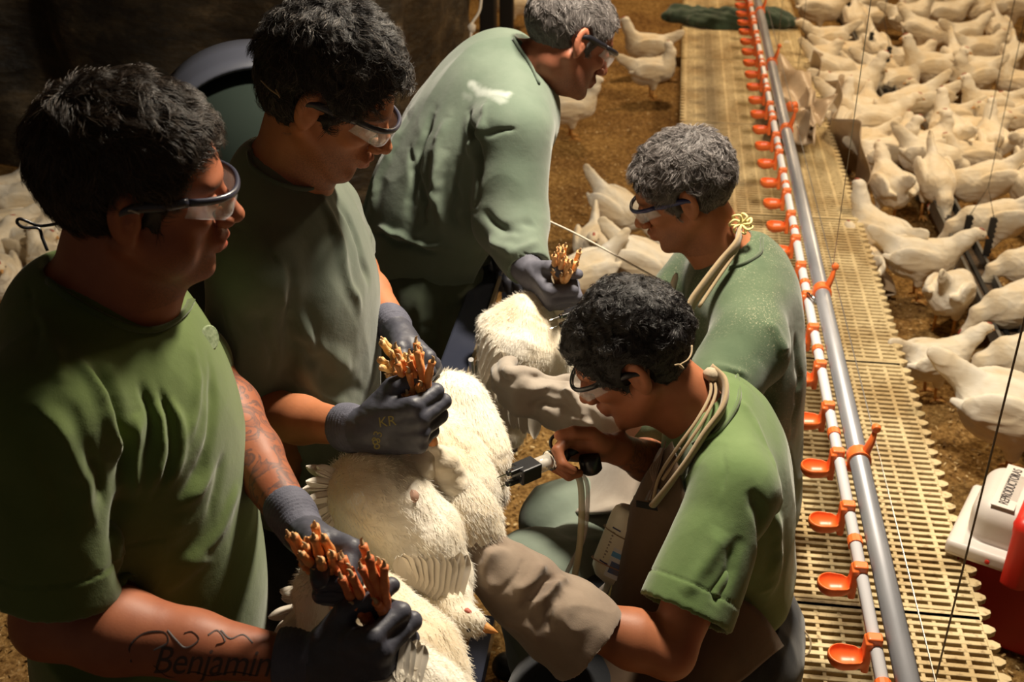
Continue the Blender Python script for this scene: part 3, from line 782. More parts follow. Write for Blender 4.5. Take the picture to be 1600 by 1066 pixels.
def mat_cloth(name, c, c2, dust=0, rough=.85, weave=1.0, sc=5):
    m, nt, b = nodes(name); b.inputs['Roughness'].default_value = rough; b.inputs['Sheen Weight'].default_value = .25; b.inputs['Specular IOR Level'].default_value = .2
    r = ramp(nt, noise_(nt, sc, 5), [(.36, c), (.64, c2)]); out = r.outputs[0]
    if dust:
        d = ramp(nt, noise_(nt, 260, 2, rough=.8), [(.60 - .02 * dust, (0, 0, 0)), (.72, (1, 1, 1))]); d2 = ramp(nt, noise_(nt, 7, 3), [(.4, (0, 0, 0)), (.65, (.75, .75, .75))])
        mm = N_(nt, 'ShaderNodeMath', operation='MULTIPLY'); nt.links.new(d.outputs[0], mm.inputs[0]); nt.links.new(d2.outputs[0], mm.inputs[1])
        mx = N_(nt, 'ShaderNodeMixRGB'); mx.inputs[2].default_value = (.55, .50, .34, 1); nt.links.new(mm.outputs[0], mx.inputs[0]); nt.links.new(out, mx.inputs[1]); out = mx.outputs[0]
    a = N_(nt, 'ShaderNodeAttribute', attribute_name='mark'); mx = N_(nt, 'ShaderNodeMixRGB'); mx.inputs[2].default_value = (.40, .44, .40, 1); nt.links.new(a.outputs['Fac'], mx.inputs[0]); nt.links.new(out, mx.inputs[1]); out = mx.outputs[0]
    nt.links.new(out, b.inputs['Base Color']); p = bump_(nt, b, noise_(nt, 600, 2), .25 * weave, .001); bump_(nt, b, noise_(nt, 22, 4), .25, .006, p); return m
def mat_hair(name, stops, rough=.45):
    m, nt, b = nodes(name); h_ = N_(nt, 'ShaderNodeHairInfo'); r = ramp(nt, h_.outputs['Random'], stops); nt.links.new(r.outputs[0], b.inputs['Base Color'])
    b.inputs['Roughness'].default_value = rough; b.inputs['Specular IOR Level'].default_value = .5; return m
M['glove'] = simple('nitrile_glove', (.042, .043, .060), .50, c2=(.062, .064, .086), sc=30, bump=.15, bsc=300, spec=.45)
M['glove_knit'] = simple('knit_cuff', (.075, .076, .108), .8, c2=(.10, .102, .14), sc=40, bump=.5, bsc=400)
M['gauntlet'] = mat_cloth('gauntlet_cloth', (.21, .155, .115), (.29, .225, .17), 0, .9, sc=9)
M['gauntlet2'] = mat_cloth('gauntlet_cloth_light', (.30, .25, .205), (.38, .33, .275), 0, .9, sc=9)
M['apron'] = mat_cloth('apron_cloth', (.075, .045, .026), (.12, .076, .045), 0, .85)
M['strap'] = mat_cloth('apron_strap', (.28, .20, .11), (.36, .27, .16), 0, .85)
M['boot'] = simple('rubber_boot', (.012, .012, .013), .45); M['dark'] = mat_cloth('dark_trousers', (.010, .012, .016), (.018, .020, .026)); M['lens'] = None
def mat_lens():
    m, nt, b = nodes('clear_lens'); b.inputs['Base Color'].default_value = (.92, .92, .95, 1); b.inputs['Roughness'].default_value = .06; b.inputs['Alpha'].default_value = .24
    b.inputs['Specular IOR Level'].default_value = .9; b.inputs['Coat Weight'].default_value = .6; return m
M['lens'] = mat_lens(); M['frame_black'] = simple('black_frame', (.012, .012, .016), .3); M['frame_blue'] = simple('blue_frame', (.030, .033, .13), .3)
M['frame_grey'] = simple('dark_grey_frame', (.035, .036, .055), .3); M['eyeball'] = simple('eyeball', (.06, .035, .025), .15)

def faxes(sgn, yaw):
    a = math.radians(yaw); f = Rv * sgn * math.cos(a) + Hv * math.sin(a); return f, np.cross(f, Zv)
def haxes(f, pitch, roll=0):
    """pitch: nose down positive; roll: toward own right positive"""
    s = np.cross(f, Zv); p = math.radians(pitch); x = f * math.cos(p) - Zv * math.sin(p); z = f * math.sin(p) + Zv * math.cos(p); y = -s
    r = math.radians(roll); z2 = z * math.cos(r) - y * math.sin(r); y2 = y * math.cos(r) + z * math.sin(r); return np.array([x, y2, z2])
def head(F, C, B, k=1.0, fat=0.0):
    def L(x, y, z): return C + k * (B[0] * x + B[1] * y + B[2] * z)
    q = lambda r: np.asarray(r, float) * k
    F.ell(L(-.012, 0, .038), q((.100, .078, .084)), B, 0); F.ell(L(.030, 0, .030), q((.070, .066, .070)), B, .02)
    F.ell(L(.030, 0, -.035), q((.062, .058 + fat, .072)), B, .02); F.ell(L(.062, 0, -.070), q((.032, .034 + fat * .5, .030)), B, .02)
    for s in (-1, 1):
        F.cone(L(-.010, s * (.060 + fat), -.035), L(.062, s * (.024 + fat * .4), -.090), .017 * k, .017 * k, .02); F.ell(L(.066, s * .038, -.016), q((.024, .020, .018)), B, .014)
        if fat: F.ell(L(.035, s * .055, -.055), q((.035, .02, .03)), B, .02)
    F.cone(L(.080, -.014, -.094), L(.080, .014, -.094), .017 * k, .017 * k, .012); F.ell(L(.084, 0, .030), q((.018, .046, .012)), B, .012)
    for s in (-1, 1): F.ell(L(.103, s * .031, .006), q((.018, .017, .013)), B, .008, 'sub'); F.ell(L(.083, s * .031, .005), q((.0155, .0165, .0135)), B, .003)
    F.cone(L(.090, 0, .022), L(.119, 0, -.022), .0085 * k, .0105 * k, .008); F.ell(L(.119, 0, -.026), q((.0125, .012, .0105)), B, .006)
    for s in (-1, 1): F.ell(L(.107, s * .0135, -.030), q((.012, .0075, .009)), B, .005)
    F.ell(L(.091, 0, -.056), q((.018, .026, .018)), B, .01)
    F.cone(L(.102, -.017, -.0565), L(.1065, 0, -.0535), .0055 * k, .0068 * k, .004); F.cone(L(.1065, 0, -.0535), L(.102, .017, -.0565), .0068 * k, .0055 * k, .004)
    F.cone(L(.099, -.015, -.067), L(.103, 0, -.067), .006 * k, .0082 * k, .004); F.cone(L(.103, 0, -.067), L(.099, .015, -.067), .0082 * k, .006 * k, .004)
    F.cone(L(.112, -.022, -.0612), L(.112, .022, -.0612), .0032 * k, .0032 * k, .002, 'sub')
    for s in (-1, 1):
        Be = np.array([B[0] * .92 + B[2] * .12 - B[1] * s * .35, B[1] * s + B[0] * .35, B[2] - B[0] * .12]); Be = np.array([unit(v) for v in Be])
        c = L(-.010, s * .082, .002)
        F.ell(c, q((.0200, .0075, .0335)), Be, .005); F.ell(c + Be[1] * .008 * k + Be[0] * .002 * k + Be[2] * .004, q((.0115, .0055, .0205)), Be, .003, 'sub'); F.ell(c + Be[0] * .004 - Be[2] * .006, q((.005, .006, .009)), Be, .004)
        F.ell(L(-.006, s * .080, -.024), q((.008, .005, .010)), B, .004)
def head_attrs(V, C, B, k=1.0, beard=.5, brow=.8):
    X = (V - C) @ B.T / k; g = lambda c, r: np.exp(-(((X - np.array(c)) / np.array(r)) ** 2).sum(1))
    lip = np.clip(1.3 * g((.108, 0, -.061), (.014, .024, .013)), 0, 1) * .75
    near = (np.abs(X[:, 0]) < .14) & (np.abs(X[:, 1]) < .1) & (X[:, 2] > -.13) & (X[:, 2] < .06)
    jaw = 1 / (1 + np.exp((X[:, 2] + .042 + .35 * np.clip(.06 - X[:, 0], 0, 1)) / .008)); jaw = jaw * (1 / (1 + np.exp(-(X[:, 0] - .0) / .012))) * near
    st = np.clip(jaw * beard + beard * g((.108, 0, -.045), (.014, .022, .007)), 0, 1) * (1 - np.clip(lip, 0, 1))
    br = sum(g((.093, s * .033, .028), (.02, .020, .0055)) for s in (-1, 1)) * brow
    return dict(lip=np.clip(lip, 0, 1), stubble=st, brow=np.clip(br, 0, 1))
def hair(root, C, B, k, mat, capmat, n=9000, length=.022, curl=.35, line=.055, side=-.02, nape=-.075, thick=.012, seed=1, flow=(.35, 0, -.2), rad=.00035, clump=.5, vol=1.0, burn=True, top=0.0):
    F = Field(C - .17, C + .17, .0028)
    def L(x, y, z): return C + k * (B[0] * x + B[1] * y + B[2] * z)
    t = thick; q = lambda r: np.asarray(r, float) * k
    F.ell(L(-.014, 0, .040 + top * .3), q((.102 + t, .079 + t, .087 + t * vol + top)), B, 0); F.ell(L(.030, 0, .042), q((.070 + t * .8, .066 + t * .8, .066 + t * vol + top * .5)), B, .02)
    # keep only the hair-covered side: cut the face and the neck
    F.plane_cut(L(.080, 0, line + .0), B[0] * .80 - B[2] * .62, .008)
    F.plane_cut(L(.02, 0, side), unit(-B[2] * .93 + B[0] * .40), .008, ball=(L(.085, 0, -.03), .105 * k))
    F.plane_cut(L(-.06, 0, nape), unit(-B[2] * .86 + B[0] * .15), .006)
    for s in (-1, 1): F.ell(L(-.008, s * .092, -.004), q((.026, .027, .042)), B, .004, 'sub')
    if burn:
        for s in (-1, 1): F.cone(L(.024, s * .068, .02), L(.024, s * .068, -.016), .013 * k, .008 * k, .006, flat=(B[1], .45))
    V, Fq = F.mesh(); V = smooth_v(V, Fq, 1); N = normals(V, Fq)
    lump = snoise(V, 11, seed, 3); V2 = V + N * (.0036 * clump * lump - .003 + .001 * snoise(V, 40, seed + 3, 2))[:, None]
    mesh_np('hair', V2, Fq, capmat, root)
    r = np.random.default_rng(seed); X = (V2 - C) @ B.T / k; N2 = normals(V2, Fq)
    ear = np.minimum(*[np.sqrt((((X - np.array([-.006, q_ * .082, -.004])) / np.array([.026, .03, .038])) ** 2).sum(1)) for q_ in (-1, 1)])
    idx = np.where((X[:, 2] > nape + .012) & (((V - C) * N).sum(1) > .3 * np.linalg.norm(V - C, axis=1)) & (ear > 1.22))[0]
    pk = r.choice(idx, n); S = V2[pk] - N2[pk] * .001 + r.normal(0, .0012, (n, 3)); nn = N2[pk]
    crown = C + k * (B[0] * -.055 + B[2] * .115); tang = lambda D: D - nn * (D * nn).sum(1, keepdims=True)
    away = tang(S - crown); away /= np.linalg.norm(away, axis=1, keepdims=True) + 1e-6
    cn = np.stack([snoise(S, 14, seed + 10 + i, 2) for i in range(3)], 1)
    D = tang(away * .9 + (B[0] * flow[0] + B[1] * flow[1] + B[2] * flow[2]) + cn * 1.2 * curl); D /= np.linalg.norm(D, axis=1, keepdims=True) + 1e-6
    m_ = 7; pts = np.zeros((n, m_, 3)); p = S.copy(); Ls = length * r.uniform(.6, 1.2, n); lift = (.18 + .30 * np.clip(cn[:, 0] + .4, 0, 1)) * np.clip((X[pk, 2] + .02) / .05, .25, 1)
    ph = r.uniform(0, 6.28, n)
    for j in range(m_):
        pts[:, j] = p; wv = np.stack([snoise(S * 1.0 + p * 1.5, 26, seed + 20 + i, 1) for i in range(3)], 1)
        D = tang(D + wv * curl * 1.0); D /= np.linalg.norm(D, axis=1, keepdims=True) + 1e-6; u_ = j / (m_ - 1)
        p = p + (D + nn * (lift * (1.5 - 1.9 * u_) - .10 * u_)[:, None]) * (Ls / (m_ - 1))[:, None]
    nc = max(60, n // 38); ci = r.choice(n, nc, replace=False); cs = S[ci]; near = np.empty(n, int)
    for i0 in range(0, n, 2000): near[i0:i0 + 2000] = ((S[i0:i0 + 2000, None] - cs[None]) ** 2).sum(2).argmin(1)
    cp = pts[ci][near]; wgt = (np.linspace(0, 1, m_) ** 1.2 * .72)[None, :, None] * r.uniform(.5, 1.1, (n, 1, 1)); pts = pts * (1 - wgt) + (cp + r.normal(0, .0008, (n, 1, 3))) * wgt
    strands('hair_strands', pts, mat, root, rad)
def strands(name, pts, mat, root, rad, label=None):
    n, m_, _ = pts.shape; hc = bpy.data.hair_curves.new(name); hc.add_curves([m_] * n)
    hc.attributes['position'].data.foreach_set('vector', pts.astype(np.float32).ravel())
    a = hc.attributes.get('radius') or hc.attributes.new('radius', 'FLOAT', 'POINT'); prof = np.linspace(1, .25, m_); a.data.foreach_set('value', np.tile(prof * rad, n).astype(np.float32))
    hc.materials.append(mat); o = link(name, hc, root); o['kind'] = 'stuff'; return o
def glasses(root, C, B, k, fm, tint=None, drop=0, lensdrop=.034, half=True):
    def L(x, y, z): return C + k * (B[0] * x + B[1] * y + B[2] * (z + drop))
    arc = [(.112 + .008 * math.cos(a * 1.35) - .052 * (abs(a) / 1.1) ** 2.4, .067 * math.sin(a * 1.3) / math.sin(1.43), .020) for a in np.linspace(-1.1, 1.1, 25)]
    g = MB().tube([L(*p) for p in arc], .0036 * k, 8, flat=1.4).build('safety_glasses', fm, root, smooth=True)
    MB().grid(lambda u, v: L(arc[0][0] + 0, 0, 0) if False else (lambda p: L(p[0] + .002 * math.sin(v * 3.1) - .004 * v, p[1] * (1 - .10 * v), p[2] - lensdrop * v * (1 - .25 * (abs(p[1]) < .012)) * (1 - .3 * max(0, (abs(p[1]) - .045) / .022))))(arc[min(24, int(round(u * 24)))]), 24, 5).build('lens', M['lens'], g, smooth=True, solid=.0012)
    for s in (-1, 1):
        e = arc[-1] if s > 0 else arc[0]
        pts = catmull([L(*e), L(.035, s * .0775, .019), L(.000, s * .0845, .018), L(-.028, s * .0845, .006)], 5)
        MB().tube(pts, [.0042 * k] * (len(pts) - 5) + [.0032 * k] * 5, 8, flat=1.5).build('temple_arm', fm, g, smooth=True)
    return g
def eyes(root, C, B, k):
    for s in (-1, 1): MB().lathe([(0, -.012), (.0085, -.0085), (.012, 0), (.0085, .0085), (0, .012)], C + k * (B[0] * .0855 + B[1] * s * .031 + B[2] * .001), B[0], 16).build('eye', M['eyeball'], root, smooth=True)
FL = [(.043, .026, .021), (.048, .030, .022), (.044, .028, .021), (.034, .021, .018)]
FR = [.0092, .0095, .0090, .0080]
def hand(F, W, d, side, right, curl, k=1.0, inf=0.0, spread=0.0, thumb=None, k_=.006, tips=None):
    """W wrist, d wrist-to-knuckle direction, side thumb side; curl: per finger (a1,a2,a3) degrees toward the palm"""
    d = unit(d); side = unit(side - d * (side @ d)); n = np.cross(side, d) if right else np.cross(d, side)
    F.chain([W - d * .015 * k, W + d * .02 * k], [.027 * k + inf, .029 * k + inf], k_, flat=(n, .72))
    kn = []
    for i, (y, l) in enumerate(((.030, .090), (.010, .094), (-.011, .089), (-.030, .080))):
        b = W + d * .018 * k + side * y * .75 * k; e = W + d * l * k + side * y * (1 + spread) * k - n * .004; kn.append(e)
        F.cone(b, e, .0155 * k + inf, .0125 * k + inf, .010)
    F.ell(W + d * .055 * k + n * .006, (.040 * k + inf, .036 * k + inf, .013 * k + inf), np.array([d, side, n]), .012)
    F.ell(W + d * .035 * k + side * .026 * k + n * .010, (.030 * k + inf, .016 * k + inf, .015 * k + inf), basis(d + side * .5, n), .012)
    ends = []
    for i in range(4):
        p = kn[i]; a = 0; r = FR[i] * k + inf; c = curl[i]; dd = d + side * (1.5 - i) * spread * .25; pts = [p]
        for j in range(3):
            a += math.radians(c[j]); v = unit(dd) * math.cos(a) + n * math.sin(a); p = p + v * FL[i][j] * k * (1.08 if inf else 1); pts.append(p)
        F.cone(pts[0], pts[1], r * 1.12, r * 1.02, .004); F.cone(pts[1], pts[2], r * 1.04, r * .95, .003); F.cone(pts[2], pts[3], r * .96, r * .80, .003); ends.append((pts[3], v, r))
    tb = W + d * .028 * k + side * .030 * k + n * .008
    th = thumb or (unit(d * .75 + side * .6 + n * .3), unit(d * .8 + n * .5), unit(d * .6 + n * .75))
    p1 = tb + th[0] * .040 * k; p2 = p1 + th[1] * .032 * k; p3 = p2 + th[2] * .026 * k; r = .0115 * k + inf
    F.cone(tb, p1, r * 1.25, r * 1.02, .008); F.cone(p1, p2, r * 1.0, r * .98, .003); F.cone(p2, p3, r * .98, r * .78, .003)
    return dict(d=d, side=side, n=n, kn=kn, ends=ends, thumb=(p3, th[2], r), grip=W + d * .075 * k + n * .036 * k)
GRIP = [(62, 88, 62), (66, 90, 60), (70, 92, 60), (74, 92, 62)]
def glove(root, W, d, side, right, el, curl=GRIP, k=1.0, thumb=None, name='glove', cuff=.085, label=None, h=.0022, seed=1):
    d = unit(d); F = Field(W - .20, W + .20, h); info = hand(F, W, d, side, right, curl, k, .0022, thumb=thumb)
    ax = unit(el - W); n = info['n']
    F.cone(W - d * .0, W + ax * (cuff - .02), .031 * k, .036 * k, .008, flat=(n, .82)); F.cone(W + ax * (cuff - .022), W + ax * (cuff - .014), .037 * k, .037 * k, .004, flat=(n, .85))
    F.plane_cut(W + ax * cuff, ax, .002, ball=(W + ax * (cuff + .03), .08))
    V, Fq = F.mesh(); V = smooth_v(V, Fq, 1); N = normals(V, Fq); t = (V - W) @ ax
    rib = np.sin(np.arctan2((V - W) @ info['side'], (V - W) @ n) * 1 + t * 2 * math.pi / .0062) * .0007 * (t > .012) + .0012 * snoise(V, 22, seed, 3) * (t < .02)
    V = V + N * rib[:, None]; ct = V[Fq].mean(1); mi = (((ct - W) @ ax) > .004).astype(int)
    o = mesh_np(name, V, Fq, None, root, mats=[M['glove'], M['glove_knit']], mi=mi)
    if label: o['label'] = label
    return info
def hit(bvh, x, y):
    d = P(x, y, 1.0) - Cv; r = bvh.ray_cast(Vector(Cv), Vector(d).normalized()); return None if r[0] is None else np.array(r[0])
def fold_apply(V, Fq, folds, warp=.008, seed=3):
    """folds: ([(px,py)...], width m, height m); traced on the cloth as seen, then raised or pressed in the cloth"""
    T = tris(Fq); bvh = BVHTree.FromPolygons(V.tolist(), T.tolist()); N = normals(V, Fq)
    Wp = V + np.stack([snoise(V, 9, seed + i, 2) for i in range(3)], 1) * warp; D = np.zeros(len(V))
    for pts, w_, h_ in folds:
        q = [hit(bvh, *p) for p in pts]; q = [v for v in q if v is not None]
        if len(q) < 2: continue
        q = [q[0]] + [b for a, b in zip(q, q[1:]) if np.linalg.norm(b - a) < .22]
        if len(q) < 2: continue
        q = catmull(q, 4) if len(q) > 2 else q
        lo = np.min(q, 0) - 3 * w_ - .02; hi = np.max(q, 0) + 3 * w_ + .02; m = ((V > lo) & (V < hi)).all(1)
        if not m.any(): continue
        d, s = line_dist(Wp[m], q); D[m] += 1.4 * h_ * np.exp(-(d / w_) ** 2) * np.clip(np.sin(math.pi * np.clip(s, .02, .98)) * 1.8, 0, 1)
    return V + N * D[:, None]
def rumple(V, Fq, amp, freq, seed, stretch=None, mask=None):
    N = normals(V, Fq); n = snoise(V, freq, seed, 3, stretch); n = np.sign(n) * np.abs(n) ** .8; n2 = 1 - np.abs(snoise(V, freq * 1.2, seed + 7, 2, stretch)) * 2.2
    D = amp * (.6 * n + .5 * n2); D = D if mask is None else D * mask
    return V + N * D[:, None]
def sleeve_end(F, el, hem, ax, r):
    F.plane_cut(hem, ax, .002, ball=(hem + ax * .13, .135)); F.cone(hem - ax * .035, hem + ax * .05, r, r, .002, 'sub')
def hem_ridge(V, N, hem, ax, r, w_=.022):
    t = -((V - hem) @ ax); near = np.linalg.norm(V - hem, axis=1) < r; return V + N * (((t < w_) & near) * .0012 - np.exp(-((t - w_) / .0022) ** 2) * near * .0022)[:, None]
def box_of(pts, m): p = np.array(pts); return p.min(0) - m, p.max(0) + m
def boots(root, f, pts):
    for p in pts:
        F = Field(p + V3(-.2, -.2, -.01), p + V3(.2, .2, .34), .006); F.cone(p + V3(0, 0, .30), p + V3(0, 0, .08), .058, .05, 0); F.cone(p + V3(0, 0, .045), p + f * .15 + V3(0, 0, .035), .043, .038, .03, flat=(Zv, .9)); F.plane_cut(p + V3(0, 0, .004), (0, 0, -1), .001); F.plane_cut(p + V3(0, 0, .29), (0, 0, 1), .001)
        V, Fq = F.mesh(.02); mesh_np('boot', V, Fq, M['boot'], root)
def person(label, base): return empty('person', (base[0], base[1], 0), label, 'person', 'workers handling the hens')

# ---------------------------------------------------------------- man 1, nearest, green t-shirt
MAN = {}
def man1():
    f, s = faxes(1, 14); C = P(212, 300, 1.455); B = haxes(f, 8, 4)
    root = person('heavyset dark haired man in green t-shirt with tattooed forearms, standing nearest at the left', P(225, 1060, 1.86))
    nb = P(142, 492, 1.52); ch = P(188, 640, 1.64); be = P(232, 880, 1.76); hi = P(232, 1060, 1.87); sc_ = P(128, 560, 1.555)
    shR = P(72, 650, 1.40); elR = P(78, 972, 1.50); wrR = P(450, 1032, 1.50); shL = P(190, 480, 1.74); elL = P(318, 590, 1.84); wrL = P(452, 802, 1.62)
    MAN['m1'] = dict(wrR=wrR, wrL=wrL)
    kn = P(330, 1300, 2.1)
    lo, hi_ = box_of([C, nb, shR, shL, elR, wrR, elL, wrL, hi], .13); F = Field(lo, hi_, .0027)
    head(F, C, B, 1.03, .008)
    F.cone(C - B[0] * .022 - B[2] * .055, nb + f * .02, .066, .080, .02); F.cone(C + B[0] * .03 - B[2] * .085, nb + f * .05 + V3(0, 0, .0), .045, .06, .03)
    F.loft([nb, sc_, ch, be, hi], [.07, .15, .17, .17, .16], [.07, .09, .11, .14, .13], s, .03)
    for sh in (shR, shL): F.cone(nb - f * .01, sh, .065, .055, .03)
    F.chain([shR, (shR + elR) / 2, elR], [.060, .054, .046], .02); F.chain([elR, elR * .72 + wrR * .28 + V3(0, 0, .004), elR * .4 + wrR * .6, wrR], [.047, .055, .043, .030], .018)
    F.chain([shL, elL], [.058, .046], .02); F.chain([elL, elL * .72 + wrL * .28, elL * .4 + wrL * .6, wrL], [.046, .053, .042, .030], .018)
    V, Fq = F.mesh(); V = smooth_v(V, Fq, 1); at = head_attrs(V, C, B, 1.03, .45)
    d1, t1 = seg_dist(V, elR, wrR); d2, t2 = seg_dist(V, elL, wrL); at['tattoo'] = (((d2 < .07) & (t2 > .15)) * .85 + ((d1 < .07) & (t1 > .97)) * .5).astype(np.float32)
    sk = mat_skin('skin_ruddy', (.34, .115, .055), (.36, .07, .045), (.27, .085, .042)); body = mesh_np('body', V, Fq, sk, root, cols=at); eyes(root, C, B, 1.03)
    bv = BVHTree.FromPolygons(V.tolist(), tris(Fq).tolist())
    hair(root, C, B, 1.05, mat_hair('hair_dark_brown', [(0, (.014, .008, .005)), (.7, (.042, .026, .016)), (1, (.10, .07, .045))]), simple('hair_base_brown', (.012, .008, .005), .7), 15000, .030, .45, .070, -.012, -.085, .010, 11, (.25, 0, -.15), vol=1.2, top=.009)
    g = glasses(root, C, B, 1.04, M['frame_grey'])
    cd_ = [P(150, 332, 1.40), P(110, 345, 1.47), P(75, 352, 1.50), P(58, 352, 1.50), P(32, 342, 1.49), P(27, 348, 1.49), P(38, 356, 1.49), P(60, 357, 1.50), P(66, 372, 1.50), P(74, 392, 1.50)]
    MB().tube(catmull(cd_, 6), .0022, 7).build('neck_cord', M['frame_black'], g, smooth=True)
    MB().tube([P(180, 331, 1.375), P(205, 329, 1.37), P(218, 334, 1.37)], .0014, 6).build('cord_end', M['rope'], g, smooth=True)
    # shirt
    lo, hi_ = box_of([nb, shR, shL, elR, elL, hi], .24); F = Field(lo, hi_, .0042)
    F.loft([nb - V3(0, 0, .02), sc_ + f * .02, ch + f * .01, be, hi], [.08, .175, .20, .205, .20], [.075, .115, .145, .172, .165], s, .035)
    F.cone(nb - f * .015, shR, .078, .076, .04); F.cone(nb - f * .015, shL, .078, .076, .04)
    hR = P(82, 868, 1.47); F.chain([shR, hR + (elR - shR) * .1], [.080, .092], .03); aR = unit(elR - shR)
    F.chain([shL, elL * .8 + shL * .2], [.076, .07], .03)
    hemR = P(85, 880, 1.475); sleeve_end(F, elR, hemR, unit(aR * 1.0 - f * .12), .072)
    # neck opening
    nk = unit(f * .55 + V3(0, 0, .84)); F.ell(nb + f * .038 + V3(0, 0, .085), (.085, .072, .062), basis(f, nk), .004, 'sub'); F.cone(nb - f * .02, C - B[2] * .06, .070, .062, .004, 'sub')
    V, Fq = F.mesh(); V = smooth_v(V, Fq, 2)
    V = rumple(V, Fq, .0028, 3.2, 21, np.diag([1, 1, .6]))
    dk = np.linalg.norm((V - (nb + f * .03 + V3(0, 0, .03))) * V3(1, 1, 1.4), axis=1)
    FO = [([(150, 560), (185, 640), (195, 760)], .010, -.010), ([(120, 560), (170, 650), (185, 730)], .008, .008), ([(205, 640), (215, 720), (205, 800)], .010, .007), ([(235, 620), (250, 700), (225, 790)], .009, .006),
          ([(265, 620), (282, 700), (255, 770)], .009, .005), ([(220, 590), (232, 660), (228, 730)], .007, -.006), ([(250, 600), (267, 690), (240, 780)], .006, -.005), ([(345, 530), (360, 640), (300, 770), (270, 840)], .013, .006),
          ([(325, 560), (330, 680), (270, 780)], .010, -.005), ([(192, 760), (190, 860), (205, 980)], .018, -.012), ([(350, 700), (330, 800), (260, 880)], .012, -.003), ([(60, 610), (110, 700), (150, 820)], .010, .006), ([(90, 610), (140, 700), (165, 790)], .007, -.005),
          ([(30, 640), (80, 740), (110, 850)], .012, -.004), ([(330, 860), (290, 900), (240, 930)], .012, .004), ([(375, 760), (340, 830), (270, 900)], .011, .004), ([(45, 440), (60, 500), (58, 570)], .004, -.002), ([(60, 470), (90, 560), (88, 600)], .01, .004), ([(300, 540), (310, 620), (290, 700)], .008, .004)]
    V = fold_apply(V, Fq, FO, .006); N = normals(V, Fq); V = hem_ridge(V, N, hemR, unit(aR), .14)
    ring = np.abs(dk - .105); 
    mesh_np('t_shirt', V, Fq, mat_cloth('green_tshirt', (.085, .125, .032), (.115, .165, .048)), root)
    bs = BVHTree.FromPolygons(V.tolist(), tris(Fq).tolist())
    pts = [hit(bs, *p) for p in ((58, 402), (75, 440), (115, 470), (165, 498), (215, 515), (255, 512), (285, 490), (296, 472))]; pts = [p for p in pts if p is not None]
    MB().tube(catmull(pts, 5), .0095, 8, flat=.5, up=f).build('collar', mat_cloth('green_rib', (.05, .075, .02), (.07, .10, .03)), root, smooth=True)
    # small pale badge on the chest
    bq = hit(bs, 326, 528)
    if bq is not None:
        mb = MB(); nn = unit(f * .8 - Hv * .55 + V3(0, 0, .25)); Bq = basis(np.cross(nn, Zv), nn); 
        mb.lathe([(.0, .002), (.016, .002), (.018, .0)], bq + nn * .002, nn, 20)
        o = mb.build('chest_badge', simple('badge_print', (.30, .36, .22), .9, c2=(.14, .19, .09), sc=160), root)
    # trousers
    lo, hi_ = box_of([hi + V3(0, 0, .1), hi - V3(0, 0, .75)], .3); F = Field(lo, hi_, .008)
    ftR, ftL = hi + s * .12 - V3(0, 0, hi[2] - .06) + f * .0, hi - s * .12 - V3(0, 0, hi[2] - .06)
    F.ell(hi, (.165, .185, .13), np.array([f, s, Zv]), 0)
    for t, ft in ((1, ftR), (-1, ftL)): F.chain([hi + s * t * .09, hi + s * t * .11 + f * .03 - V3(0, 0, .40), ft + V3(0, 0, .06)], [.115, .085, .072], .04)
    V, Fq = F.mesh(.01); mesh_np('trousers', V, Fq, M['dark'], root); boots(root, f, [ftR * V3(1, 1, 0), ftL * V3(1, 1, 0)])
    # gloves
    MAN['m1R'] = glove(root, P(492, 1034, 1.49), P(600, 1026, 1.45) - P(492, 1034, 1.49), unit(V3(0, 0, 1) + Rv * .35 - Hv * .1), True, wrR * .3 + elR * .7, k=1.12, cuff=.05, label='dark grey rubber glove with printed letters', h=.0024)
    MAN['m1L'] = glove(root, P(478, 838, 1.585), P(556, 882, 1.535) - P(478, 838, 1.585), unit(V3(0, 0, .9) - Hv * .5 + Rv * .1), False, elL, k=1.08, cuff=.07, h=.0024, seed=4)
    # tattoo lettering laid on the forearm skin
    cu = bpy.data.curves.new('tattoo_text', 'FONT'); cu.body = 'Benjamin'; cu.size = .062; cu.shear = .35; cu.resolution_u = 4; cu.space_character = .95
    o_ = bpy.data.objects.new('tmp', cu); COL.objects.link(o_); me = bpy.data.meshes.new_from_object(o_.evaluated_get(bpy.context.evaluated_depsgraph_get())); bpy.data.objects.remove(o_)
    import bmesh
    bm = bmesh.new(); bm.from_mesh(me); bmesh.ops.triangulate(bm, faces=bm.faces); bmesh.ops.subdivide_edges(bm, edges=[e for e in bm.edges if e.calc_length() > .006], cuts=2); bmesh.ops.triangulate(bm, faces=bm.faces); vv = []
    ok = True; mx = max(v.co.x for v in bm.verts)
    for v in bm.verts:
        x, y = v.co.x, v.co.y; px_ = 236 + x / mx * 188; py_ = 1052 - y / .062 * 62 + x / mx * 6
        h_ = hit(bv, px_, py_)
        if h_ is None: ok = False; h_ = P(px_, py_, 1.4)
        v.co = Vector(h_ + unit(Cv - h_) * .0009)
    ink = simple('tattoo_ink', (.045, .035, .035), .6, alpha=.75)
    bm.to_mesh(me); bm.free(); me.materials.clear(); me.materials.append(ink); to = link('tattoo', me, body)
    for pl in ([(205, 1035), (203, 1010), (225, 990), (255, 988), (262, 1004), (240, 1016)], [(262, 985), (275, 1000), (290, 1012), (310, 1000), (300, 988), (288, 990)], [(240, 1040), (265, 1058), (300, 1050), (330, 1056), (365, 1050), (400, 1056)], [(345, 985), (360, 998), (380, 992), (395, 1005)], [(325, 992), (340, 985), (352, 1002), (338, 1008)]):
        q = [hit(bv, *p) for p in pl]; q = [p for p in q if p is not None]
        if len(q) > 2: MB().tube([p + unit(Cv - p) * .0002 for p in catmull(q, 5)], .0014, 5, flat=.4).build('tattoo_line', ink, to)
man1()
